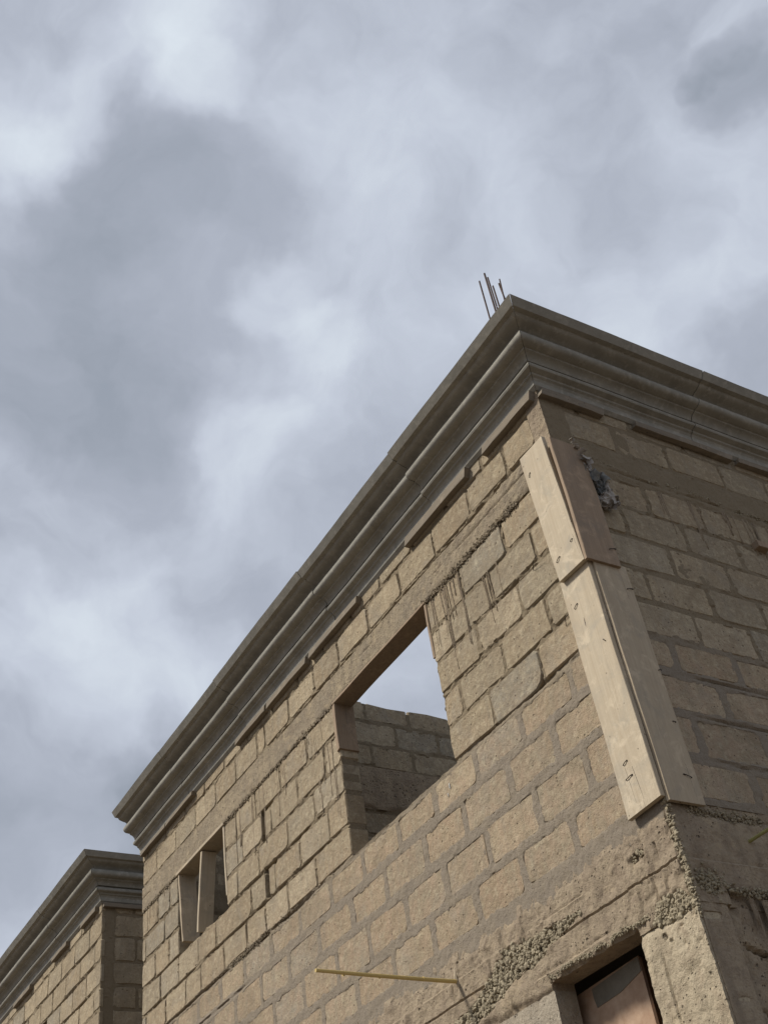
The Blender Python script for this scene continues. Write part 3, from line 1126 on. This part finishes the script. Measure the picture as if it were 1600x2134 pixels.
# inner face of the far end wall, seen through the small window
wall_e = empty('wall', (-6.6, .13, 0))
put(wall_e, house)
tag(wall_e, 'inner face of the end wall seen through the small window')
we = side(-6.59, 0.0)
erows = [(z, z + .235, joints(.5 + .2 * (i % 2), .15, 1.9, .46, .02)) for i, z in enumerate([1.8, 2.035, 2.27, 2.79, 3.025])]
re_ = lay_blocks(we, erows, wall_e, .15, 1.9, [], jit=(.006, .008), hi_d=(-.001, .006), low=-9)
S = grid_axis(.145, 1.9, lambda x: .022, [])
H = grid_axis(1.5, 3.27, lambda z: .022, [])
relief('mortar', we, S, H, lambda s, h: np.maximum(mortar_h(re_, 303, bands=[(2.505, 2.78, .01, .01)])(s, h), .002 + .03 * fbm(s, h, 3, 4, 310)), [], M_MORTAR, wall_e, depth=.005, back=False)

# ------------------------------------------------------------------ cornice
PROF = [(0.3300, 3.5150), (0.2960, 3.4630), (0.2620, 3.4610), (0.2580, 3.4520), (0.2500, 3.4430), (0.2380, 3.4380), (0.2260, 3.4340), (0.2120, 3.4300), (0.1880, 3.4240), (0.1680, 3.4110), (0.1550, 3.3960), (0.1500, 3.3860), (0.1568, 3.3806), (0.1682, 3.3838), (0.1801, 3.3831), (0.1911, 3.3785), (0.2000, 3.3707), (0.2058, 3.3603), (0.2080, 3.3486), (0.2062, 3.3369), (0.2008, 3.3263), (0.1921, 3.3182), (0.1813, 3.3132), (0.1500, 3.3090), (0.1400, 3.3090), (0.1370, 3.2980), (0.1200, 3.2930), (0.1040, 3.2820), (0.0940, 3.2660), (0.0900, 3.2520), (0.0660, 3.2500), (0.0660, 3.2360), (0.0765, 3.2317), (0.0882, 3.2326), (0.0987, 3.2273), (0.1050, 3.2174), (0.1053, 3.2057), (0.0996, 3.1954), (0.0640, 3.1840), (0.0610, 3.1730), (0.0460, 3.1650), (0.0360, 3.1500), (0.0340, 3.1120), (0.0120, 3.0920)]
BACK = [(-.10, 3.092), (-.10, 3.515)]


def cornice_piece(P_of, t0, t1, mit0, mit1, dz, do, parent, mat, seed):
    """P_of(t, out, z) -> world; mit: 1 = the end is cut at 45 degrees outward"""
    prof = [(o_, z_) for o_, z_ in PROF] + BACK
    N = len(prof)
    nseg = max(2, int(abs(t1 - t0) / .09))
    V_, F_ = [], []
    for i in range(nseg + 1):
        u = i / nseg
        for (o_, z_) in prof:
            tt0 = t0 + (mit0 * o_)
            tt1 = t1 + (mit1 * o_)
            t = tt0 + (tt1 - tt0) * u
            w = .0012 * math.sin(seed * 3.1 + t * 5.0) + .0004 * math.sin(seed + t * 23)
            V_.append(P_of(t, o_ + do + (w if o_ > 0 else 0), z_ + dz + (.4 * w)))
    for i in range(nseg):
        for k in range(N):
            a, b = i * N + k, i * N + (k + 1) % N
            F_.append((a, b, b + N, a + N))
    F_.append(tuple(range(N - 1, -1, -1)))
    F_.append(tuple(nseg * N + k for k in range(N)))
    o_ = link('cornice_segment', V_, F_, mat, smooth=True, angle=28)
    me = o_.data
    import bmesh
    bm = bmesh.new()
    bm.from_mesh(me)
    bmesh.ops.recalc_face_normals(bm, faces=bm.faces)
    bm.to_mesh(me)
    bm.free()
    me.set_sharp_from_angle(angle=math.radians(28))
    recentre(o_)
    put(o_, parent)
    return o_


gap = .0022
cuts = [0.0, -1.20, -2.62, -4.24, -5.50, -6.745]
fP = lambda t, o_, z_: (t, -o_, z_)
sP = lambda t, o_, z_: (o_, t, z_)
for i in range(5):
    a, b = cuts[i], cuts[i + 1]
    if i == 0:
        cornice_piece(fP, -.0018, b + gap, 1, 0, 0.0, 0.0, house, M_CORN, i)
    else:
        cornice_piece(fP, a - gap, b + gap, 0, 0, (-.004, .002, -.002, .001)[i - 1], (-.006, .002, -.003, .001)[i - 1], house, M_CORN, i)
scuts = [0.0, 1.30, 2.70, 4.10, 4.6]
for i in range(4):
    a, b = scuts[i], scuts[i + 1]
    if i == 0:
        cornice_piece(sP, .0018, b - gap, -1, 0, 0.001, 0.0, house, M_CORN, 10)
    else:
        cornice_piece(sP, a + gap, b - gap, 0, 0, (-.002, .002, .0)[i - 1], (.003, .0, .0)[i - 1], house, M_CORN, 10 + i)
box('parapet', (WL + .01, .001 + .10, 3.30), (-.11, .22, 3.50), M_SLAB, house)
box('parapet', (-.22, .23, 3.30), (-.101, YE, 3.50), M_SLAB, house)


# boards -----------------------------------------------------------------
def board(name, W, s0, s1, h0, h1, d0, d1, mat, bow=.003, taper=0.0, shear=0.0, nseg=10, along='h', jit=.0012, skew=0.0, twist=0.0):
    """sawn board with slightly wavy arrises; long axis along h or s"""
    V_, F_ = [], []
    r_ = random.Random(int((s0 + h0 + d1) * 1000))
    ph = r_.uniform(0, 6)
    c = .0025
    for i in range(nseg + 1):
        t = i / nseg
        if along == 'h':
            y = h0 + (h1 - h0) * t
            a, b = s0 + taper * t + shear * t, s1 - taper * t + shear * t
        else:
            y = s0 + (s1 - s0) * t
            a, b = h0 + taper * t + shear * t, h1 - taper * t + shear * t
        e = bow * math.sin(t * math.pi)
        sec = [(a, d0), (a, d1 - c), (a + c, d1), (b - c, d1), (b, d1 - c), (b, d0)]
        for k, (p, d) in enumerate(sec):
            p += r_.uniform(-jit, jit) + .0015 * math.sin(ph + t * 9)
            d += e + r_.uniform(-jit, jit) * .5 + twist * t * (p - a)
            yy_ = y
            if i in (0, nseg):
                yy_ += skew * (p - (a + b) / 2)
            V_.append(W(p, yy_, d) if along == 'h' else W(yy_, p, d))
    for i in range(nseg):
        for k in range(6):
            a, b = i * 6 + k, i * 6 + (k + 1) % 6
            F_.append((a, b, b + 6, a + 6))
    F_.append((5, 4, 3, 2, 1, 0))
    q_ = nseg * 6
    F_.append(tuple(q_ + k for k in range(6)))
    o_ = link(name, V_, F_, mat)
    import bmesh
    bm = bmesh.new()
    bm.from_mesh(o_.data)
    bmesh.ops.recalc_face_normals(bm, faces=bm.faces)
    bm.to_mesh(o_.data)
    bm.free()
    recentre(o_)
    return o_


def tube(name, pts_, rad, mat, sides=8, caps=True):
    V_, F_ = [], []
    pts_ = [Vector(p) for p in pts_]
    for i, p in enumerate(pts_):
        d = (pts_[min(i + 1, len(pts_) - 1)] - pts_[max(i - 1, 0)]).normalized()
        u = d.orthogonal().normalized()
        w = d.cross(u)
        r_ = rad[i] if isinstance(rad, (list, tuple)) else rad
        for k in range(sides):
            a = 2 * math.pi * k / sides
            V_.append(tuple(p + r_ * (math.cos(a) * u + math.sin(a) * w)))
    # keep rings aligned by projecting a constant reference
    V_ = []
    ref = (pts_[-1] - pts_[0]).orthogonal().normalized()
    for i, p in enumerate(pts_):
        d = (pts_[min(i + 1, len(pts_) - 1)] - pts_[max(i - 1, 0)]).normalized()
        u = (ref - d * ref.dot(d)).normalized()
        w = d.cross(u)
        r_ = rad[i] if isinstance(rad, (list, tuple)) else rad
        for k in range(sides):
            a = 2 * math.pi * k / sides
            V_.append(tuple(p + r_ * (math.cos(a) * u + math.sin(a) * w)))
    for i in range(len(pts_) - 1):
        for k in range(sides):
            a, b = i * sides + k, i * sides + (k + 1) % sides
            F_.append((a, b, b + sides, a + sides))
    F_.append(tuple(range(sides - 1, -1, -1)))
    F_.append(tuple((len(pts_) - 1) * sides + k for k in range(sides)))
    o_ = link(name, V_, F_, mat, smooth=True, angle=50)
    recentre(o_)
    return o_


def nail(W, s, h, d, ang, ln, parent):
    """bent nail lying against the wood"""
    ca, sa = math.cos(ang), math.sin(ang)
    pp_ = [W(s, h, d - .006), W(s, h, d + .006), W(s + ca * ln * .35, h + sa * ln * .35, d + .0075), W(s + ca * ln * .7, h + sa * ln * .7 + .002, d + .0055), W(s + ca * ln, h + sa * ln, d + .003)]
    o_ = tube('nail', pp_, [.0035, .0022, .0022, .0022, .0035], M_NAIL, 6)
    put(o_, parent)
    return o_


def crack_in(W, s0, h0, s1, h1, d, wd, parent):
    o_ = None
    n_ = 8
    V_, F_ = [], []
    for i in range(n_ + 1):
        t = i / n_
        s, h = s0 + (s1 - s0) * t + random.uniform(-.0008, .0008), h0 + (h1 - h0) * t
        w = wd * (math.sin(math.pi * t) * .8 + .2)
        V_ += [W(s - w / 2, h, d + .0012), W(s + w / 2, h, d + .0012)]
        if i:
            a = 2 * i - 2
            F_.append((a, a + 1, a + 3, a + 2))
    o_ = link('split', V_, F_, M_NAIL)
    recentre(o_)
    put(o_, parent)


R_ = board('corner_plank', fw, -.225, .022, .295, 1.722, .018, .046, M_PLANK, bow=.002, skew=.03)
tag(R_, 'long pale plank on the lit side of the corner, lower of the pair', 'plank', 'formwork planks nailed to the house corner')
for a in ((-.150, .545, .3), (-.165, 1.505, .5), (-.02, 1.20, 2.2)):
    nail(fw, a[0], a[1], .046, a[2], .035 if a[2] < 1 else .02, R_)
nail(fw, -.16, .47, .046, .1, .05, R_)
crack_in(fw, -.145, .60, -.150, .70, .046, .008, R_)
crack_in(fw, -.14, .34, -.165, .98, .046, .0022, R_)
crack_in(fw, -.085, .33, -.105, .60, .046, .0022, R_)
crack_in(fw, -.12, 1.42, -.125, 1.36, .046, .006, R_)
R_ = board('corner_plank', sd_, -.016, .215, .272, 1.715, .018, .040, M_PLANKG, bow=.002, skew=.0)
tag(R_, 'long weathered grey plank on the shaded side of the corner, lower of the pair', 'plank', 'formwork planks nailed to the house corner')
for a in ((.175, .41, 2.9, .05), (.195, .72, 3.1, .02), (.17, 1.55, .2, .045), (.20, 1.03, .2, .02)):
    nail(sd_, a[0], a[1], .040, a[2], a[3], R_)
crack_in(sd_, .168, .275, .158, 1.66, .040, .0026, R_)
R_ = board('corner_plank', fw, -.190, .036, 1.700, 2.672, .050, .078, M_PLANK, bow=.003, skew=-.02, shear=-.037)
tag(R_, 'shorter pale plank at the top of the corner, facing the windows', 'plank', 'formwork planks nailed to the house corner')
for a in ((-.165, 1.82, .5, .04), (-.02, 1.86, .4, .02), (-.185, 2.49, 1.0, .03)):
    nail(fw, a[0], a[1], .078, a[2], a[3], R_)
crack_in(fw, .012, 1.78, -.018, 2.55, .078, .003, R_)
R_ = board('corner_plank', sd_, -.076, .166, 1.690, 2.610, .037, .058, M_PLANKB, bow=.003, skew=.0)
tag(R_, 'reddish brown plank at the top of the corner, beside the crumpled rag', 'plank', 'formwork planks nailed to the house corner')
nail(sd_, .115, 1.80, .060, .25, .05, R_)
box('packing_batten', (-.19, -.049, 1.76), (-.012, -.012, 2.58), M_PLANKG, house)
box('packing_batten', (.012, -.012, 1.76), (.036, .13, 2.50), M_PLANKG, house)

# strips below the cornice
for (a, b, z, tl) in ((-.56, -.02, 3.035, .0), (-1.555, -.77, 3.030, .0), (-3.05, -2.27, 3.045, 0), (-3.82, -3.11, 3.045, 0), (-4.44, -3.86, 3.05, 0), (-6.03, -5.40, 3.06, 0.01), (-6.68, -6.05, 3.06, 0)):
    o = board('packing_strip', fw, a, b, z - .004, 3.092, .004, .052, M_STRIP, along='s', nseg=8, skew=.4, bow=.004, shear=tl)
    put(o, house)
for (a, b, z) in ((.0, .50, 3.03), (.77, 1.64, 3.045), (1.70, 2.5, 3.05)):
    o = board('packing_strip', sd_, a, b, z - .004, 3.092, .004, .048, M_STRIPY, along='s', nseg=8, skew=.4, bow=.004)
    put(o, house)

# lintel boards and jamb planks
o = board('lintel_board', fw, BW[0] - .012, BW[1] + .004, BW[3] - .006, BW[3] + .012, -.14, .019, M_PLANKB, along='s', nseg=10, bow=0)
put(o, house)
tag(o, 'brown soffit board under the lintel of the big window')
o = board('lintel_board', fw, SW[0] - .008, SW[1] + .01, SW[3] - .010, SW[3] + .018, -.16, .022, M_PLANKG, along='s', nseg=8, bow=0)
put(o, house)
tag(o, 'grey soffit board under the lintel of the small window')
R_ = board('timber_plank', fw, BW[0] - .020, BW[0] + .018, 2.115, 2.492, -.15, .016, M_PLANKB, nseg=6, skew=.3)
tag(R_, 'short brown plank against the left jamb of the big window, under the lintel', 'plank')
R_ = board('timber_plank', fw, BW[1] - .016, BW[1] + .008, 2.07, 2.492, -.12, .012, M_PLANKB, nseg=6, shear=.0)
tag(R_, 'thin brown plank on the right jamb of the big window', 'plank')
R_ = board('timber_plank', fw, SW[0] + .005, SW[0] + .032, 1.83, 2.492, -.15, .010, M_PLANKG, nseg=6, taper=0, shear=-.0, jit=.002)
R_.rotation_euler = (0, math.radians(-6), 0)
R_.location.x += .045
R_.location.z += .03
tag(R_, 'grey knotty plank leaning at the left side of the small window', 'plank')
R_ = board('timber_plank', fw, -.5, -.47, 1.815, 2.492, -.13, .006, M_PLANK, nseg=6)
R_.location.x = -5.385
R_.rotation_euler = (0, math.radians(11), 0)
tag(R_, 'pale plank standing tilted in the middle of the small window', 'plank')
R_ = board('timber_plank', fw, SW[1] - .020, SW[1] + .004, 1.88, 2.492, -.12, .010, M_PLANK, nseg=6)
R_.rotation_euler = (0, math.radians(-1.5), 0)
tag(R_, 'thin pale plank on the right jamb of the small window', 'plank')

# rebars
for (x, y, z, dx, dy, r_) in ((-.355, .16, 4.705, .006, 0, .006), (-.246, .125, 4.655, .000, .0, .007), (-.252, .155, 4.640, -.006, .004, .006), (-.205, .13, 4.465, -.002, 0, .006), (-.130, .13, 4.420, -.015, .00, .006), (-.140, .125, 4.440, .018, 0.0, .005)):
    p0 = Vector((x, y, 3.30))
    pts_ = [p0, p0 + Vector((.002, 0, .5)), p0 + Vector((.0, 0, .85)), Vector((x + dx, y + dy, z))]
    o = tube('rebar', pts_, r_, M_RUST, 8)
    put(o, house)

# ------------------------------------------------------------------ small things on the house
pts_ = [(-1.862, .03, .121), (-1.862, -.08, .119), (-1.861, -.30, .120), (-1.858, -.60, .122), (-1.853, -.91, .126)]
R_ = tube('cane_stick', pts_, [.0125, .012, .0115, .011, .010], M_BAMBOO, 8)
tag(R_, 'yellow cane stick poking out of the lit front wall above the gravel patch', 'stick')
o = tube('twig', [(-1.865, -.004, .235), (-1.868, -.016, .19), (-1.862, -.022, .135), (-1.852, -.014, .085)], [.002, .007, .013, .004], M_PLANKG, 6)
put(o, R_)
for q_ in (-.24, -.52, -.74):
    o = tube('node', [(-1.8605, q_ - .004, .1205), (-1.8605, q_ + .004, .1205)], .0135, M_BAMBOO, 8)
    put(o, R_)
pts_ = [(-.02, .47, .136), (.10, .47, .136), (.26, .472, .138), (.42, .475, .141)]
R_ = tube('cane_stick', pts_, [.009, .009, .008, .008], M_CANEG, 8)
tag(R_, 'short greenish cane stick poking out of the shaded wall at the right edge', 'stick')

# crumpled rag wedged behind the upper brown plank
rag = empty('crumpled_rag', (.03, .20, 2.2))
tag(rag, 'crumpled grey rag and paper wad hanging between brown plank and shaded wall', 'rag')


def wad(c, r, seed, mat, parent, name):
    r_ = random.Random(seed)
    V_, F_ = [], []
    nu, nv = 22, 14
    for j in range(nv + 1):
        th = math.pi * j / nv
        for i in range(nu):
            ph = 2 * math.pi * i / nu
            x, y, z = math.sin(th) * math.cos(ph), math.sin(th) * math.sin(ph), math.cos(th)
            k = 1 + .75 * (abs(float(fbm(x * 2 + seed, y * 2 + z * 1.7, 1.4, 3, seed))) * 3 - .45) * (1 if 0 < j < nv else 0) * 1.0
            V_.append((c[0] + r[0] * x * k, c[1] + r[1] * y * k, c[2] + r[2] * z * k))
    for j in range(nv):
        for i in range(nu):
            a, b = j * nu + i, j * nu + (i + 1) % nu
            F_.append((a, a + nu, b + nu, b))
    o_ = link(name, V_, F_, mat)
    recentre(o_)
    put(o_, parent)


def curl(c, r, seed, mat, parent, name='paper_fold'):
    """a curled scrap of stiff cement paper with thickness"""
    r_ = random.Random(seed)
    V_, F_ = [], []
    nu, nv = 9, 4
    a0 = r_.uniform(0, 6.28)
    span = r_.uniform(2.2, 4.4)
    ax = Vector((r_.uniform(-1, 1), r_.uniform(-1, 1), r_.uniform(-1, 1))).normalized()
    rot = Matrix.Rotation(r_.uniform(0, 6.3), 3, ax)
    for lay in (0, 1):
        for j in range(nv + 1):
            for i in range(nu + 1):
                t = a0 + span * i / nu
                rr = r * (.75 + .35 * i / nu) + lay * .0022
                p = Vector((math.cos(t) * rr, math.sin(t) * rr, (j / nv - .5) * r * 2.0 + .18 * r * math.sin(3 * t + j)))
                p.x += .12 * r * math.sin(j * 1.9 + t)
                V_.append(tuple(rot @ p + Vector(c)))
    M_ = (nu + 1) * (nv + 1)
    for j in range(nv):
        for i in range(nu):
            a = j * (nu + 1) + i
            F_.append((a, a + 1, a + nu + 2, a + nu + 1))
            F_.append((M_ + a, M_ + a + nu + 1, M_ + a + nu + 2, M_ + a + 1))
    for i in range(nu):
        a = i
        b = nv * (nu + 1) + i
        F_.append((a, M_ + a, M_ + a + 1, a + 1))
        F_.append((b, b + 1, M_ + b + 1, M_ + b))
    for j in range(nv):
        a = j * (nu + 1)
        b = a + nu
        F_.append((a, a + nu + 1, M_ + a + nu + 1, M_ + a))
        F_.append((b, M_ + b, M_ + b + nu + 1, b + nu + 1))
    o_ = link(name, V_, F_, mat, smooth=True, angle=50)
    recentre(o_)
    put(o_, parent)


wad((.030, .125, 2.55), (.022, .030, .055), 3, M_RAG, rag, 'cloth_wad')
wad((.040, .170, 2.46), (.026, .036, .06), 4, M_RAG, rag, 'cloth_wad')
wad((.045, .205, 2.385), (.032, .042, .06), 5, M_RAGB, rag, 'cloth_wad')
wad((.045, .240, 2.310), (.032, .045, .055), 8, M_RAGB, rag, 'cloth_wad')
wad((.050, .250, 2.220), (.034, .048, .055), 9, M_RAG, rag, 'cloth_wad')
for k, (a, h, r) in enumerate([(.115, 2.60, .018), (.13, 2.555, .024), (.155, 2.52, .026), (.14, 2.48, .026), (.185, 2.47, .024), (.17, 2.43, .028), (.22, 2.41, .024), (.19, 2.365, .028),
                               (.245, 2.36, .028), (.215, 2.32, .026), (.27, 2.31, .030), (.235, 2.275, .028), (.295, 2.275, .030), (.25, 2.235, .030), (.215, 2.22, .026), (.29, 2.225, .026),
                               (.25, 2.185, .030), (.21, 2.17, .022), (.285, 2.18, .022), (.09, 2.63, .012), (.31, 2.20, .014)]):
    curl((.065 + random.uniform(-.012, .014), a, h), r, 40 + k, M_RAGB if k in (5, 7, 8, 9) else M_RAG, rag)

# sheet standing in the opening below
pn = empty('stained_board', (-.94, .20, -.9))
tag(pn, 'stained pinkish plywood board standing inside the dark opening under the beam', 'board')


def slabq(name, quad, th, mat, parent):
    V_ = [Vector(p) for p in quad] + [Vector(p) + Vector((0, th, 0)) for p in quad]
    o_ = link(name, V_, [(0, 1, 2, 3), (7, 6, 5, 4), (0, 4, 5, 1), (1, 5, 6, 2), (2, 6, 7, 3), (3, 7, 4, 0)], mat)
    recentre(o_)
    put(o_, parent)
    return o_


slabq('sheet', [(-1.30, .20, -1.6), (-.66, .20, -1.6), (-.650, .20, -.178), (-1.30, .20, -.200)], .012, M_PANEL, pn)
slabq('edge_batten', [(-.658, .196, -1.6), (-.634, .196, -1.6), (-.630, .196, -.195), (-.648, .196, -.178)], .035, M_PANELEDGE, pn)
slabq('grey_patch', [(-1.02, .196, -.30), (-.83, .196, -.29), (-.655, .196, -.25), (-.655, .196, -.182)], .003, M_PATCH, pn)
slabq('grey_patch', [(-1.02, .1955, -.30), (-.655, .1955, -.184), (-1.03, .1955, -.206), (-1.03, .1955, -.25)], .003, M_PATCH, pn)
# timber post in the dark behind the board
R_ = board('inner_post', fw, -.60, -.545, -1.6, -.26, -.30, -.25, M_PLANKG, nseg=3)
tag(R_, 'dim timber post in the dark opening right of the stained board', 'post')
# splashes of lime under the big window
for (s, h, r_) in ((-1.615, 1.20, .016), (-1.645, 1.155, .011)):
    V_ = [fw(s, h, .012)]
    for k in range(9):
        a = 2 * math.pi * k / 9
        V_.append(fw(s + r_ * .42 * math.cos(a) * random.uniform(.8, 1.2), h + r_ * 1.3 * math.sin(a), .008))
    o = link('lime_splash', V_, [(0, 1 + k, 1 + (k + 1) % 9) for k in range(9)], M_WHITE)
    put(recentre(o), wall_f)
# wires
for (p, q_) in (((-.43, -.012, 1.98), (-.34, -.05, 2.01)), ((-.30, -.012, 1.49), (-.235, -.03, 1.53))):
    m_ = (Vector(p) + Vector(q_)) / 2 + Vector((0, -.012, .01))
    o = tube('tie_wire', [p, tuple(m_), q_], .0022, M_NAIL, 5)
    put(o, house)
# broken timber in the side wall at the right edge
R_ = board('timber_stub', sd_, 1.50, 1.60, 2.24, 2.29, -.02, .05, M_PLANKB, along='s', nseg=3)
put(R_, house)

# ------------------------------------------------------------------ second house
h2 = empty('unfinished_house', (-7.9, 0, GZ))
tag(h2, 'second unfinished block house at the lower left, beyond the end of the big one', 'house')
X2, XE = -7.9, -13.0
f2 = front()
s2 = side(X2, 0)
w2 = empty('wall', (X2, 0, GZ))
put(w2, h2)
tag(w2, 'lit front wall of the second house')
W2 = (-10.9, -9.62, 1.30, 2.505)
r2 = []
for i, (a, b) in enumerate([(1.30, 1.54), (1.54, 1.78), (1.78, 2.02), (2.02, 2.26), (2.26, 2.505), (2.505, 2.75), (2.75, 2.99), (2.99, 3.2)]):
    r2.append((a, b, joints(-8.30 + .21 * (i % 2), XE, X2, .45, .03)))
rr2 = lay_blocks(f2, r2, w2, XE, X2, [W2])
S = grid_axis(XE, X2, lambda x: .02, [W2[0], W2[1]])
H = grid_axis(1.28, 3.30, lambda z: .02, [W2[3]])
relief('mortar', f2, S, H, mortar_h(rr2, 403, cracks=[(XE, X2, 2.50, .012, .03, .02, 75), (XE, X2, 2.26, .010, .02, .02, 78), (XE, X2, 2.75, .008, .014, .02, 79)], slots=[(-9.33, -9.29, 2.3, 2.75, .05)]), [W2], M_MORTAR, w2)
w3 = empty('wall', (X2, 0, GZ))
put(w3, h2)
tag(w3, 'shaded side wall of the second house')
r3 = []
for i, (a, b) in enumerate([(1.30, 1.54), (1.54, 1.78), (1.78, 2.02), (2.02, 2.26), (2.26, 2.505), (2.505, 2.75), (2.75, 2.99), (2.99, 3.2)]):
    r3.append((a, b, joints(.16 + .2 * (i % 2), .05, 2.0, .46, .03)))
rr3 = lay_blocks(s2, r3, w3, .14, 2.0, [], jit=(.005, .008))
S = grid_axis(0, 2.0, lambda x: .018, [])
H = grid_axis(1.28, 3.30, lambda z: .018, [])
relief('mortar', s2, S, H, lambda s, h: np.maximum(mortar_h(rr3, 503)(s, h), -.003 + .02 * fbm(s, h, 5, 4, 510)), [], M_MORTAR, w3)
box('wall', (XE, .002, GZ), (X2 - .004, .128, 1.278), M_MORTAR, h2)
box('wall', (X2 - .128, .132, GZ), (X2 - .004, YE, 1.276), M_MORTAR, h2)
box('wall', (X2 - .128, 2.0, 1.276), (X2 - .004, YE, 3.3), M_MORTAR, h2)
box('wall', (XE, .132, GZ), (XE + .12, YE, 3.3), M_MORTAR, h2)
box('wall', (XE + .12, YE - .12, GZ), (X2 - .13, YE - .001, 3.3), M_MORTAR, h2)
c2 = [X2, -9.15, -10.6, -12.0, XE]
for i in range(4):
    a, b = c2[i], c2[i + 1]
    cornice_piece(fP, a - (.003 if i == 0 else gap), b + gap, 1 if i == 0 else 0, 0, (0, -.003, .002, 0)[i], (0, .003, -.003, 0)[i], h2, M_CORN, 30 + i)
for i, (a, b) in enumerate(((0, 1.6), (1.6, 3.1), (3.1, 4.6))):
    cornice_piece(lambda t, o_, z_: (X2 + o_, t, z_), a + .003, b - gap, -1 if i == 0 else 0, 0, 0, 0, h2, M_CORN, 40 + i)
for (a, b, z, tl) in ((-8.46, -7.99, 3.05, .0), (-9.44, -8.93, 3.055, .0), (-10.9, -10.25, 3.05, 0)):
    o = board('packing_strip', fw, a, b, z - .004, 3.092, .004, .052, M_STRIP, along='s', nseg=8, skew=.4, bow=.004, shear=tl)
    put(o, h2)
o = board('packing_strip', s2, .0, 1.2, 3.05, 3.092, .004, .045, M_STRIPY, along='s', nseg=8, bow=.004)
put(o, h2)
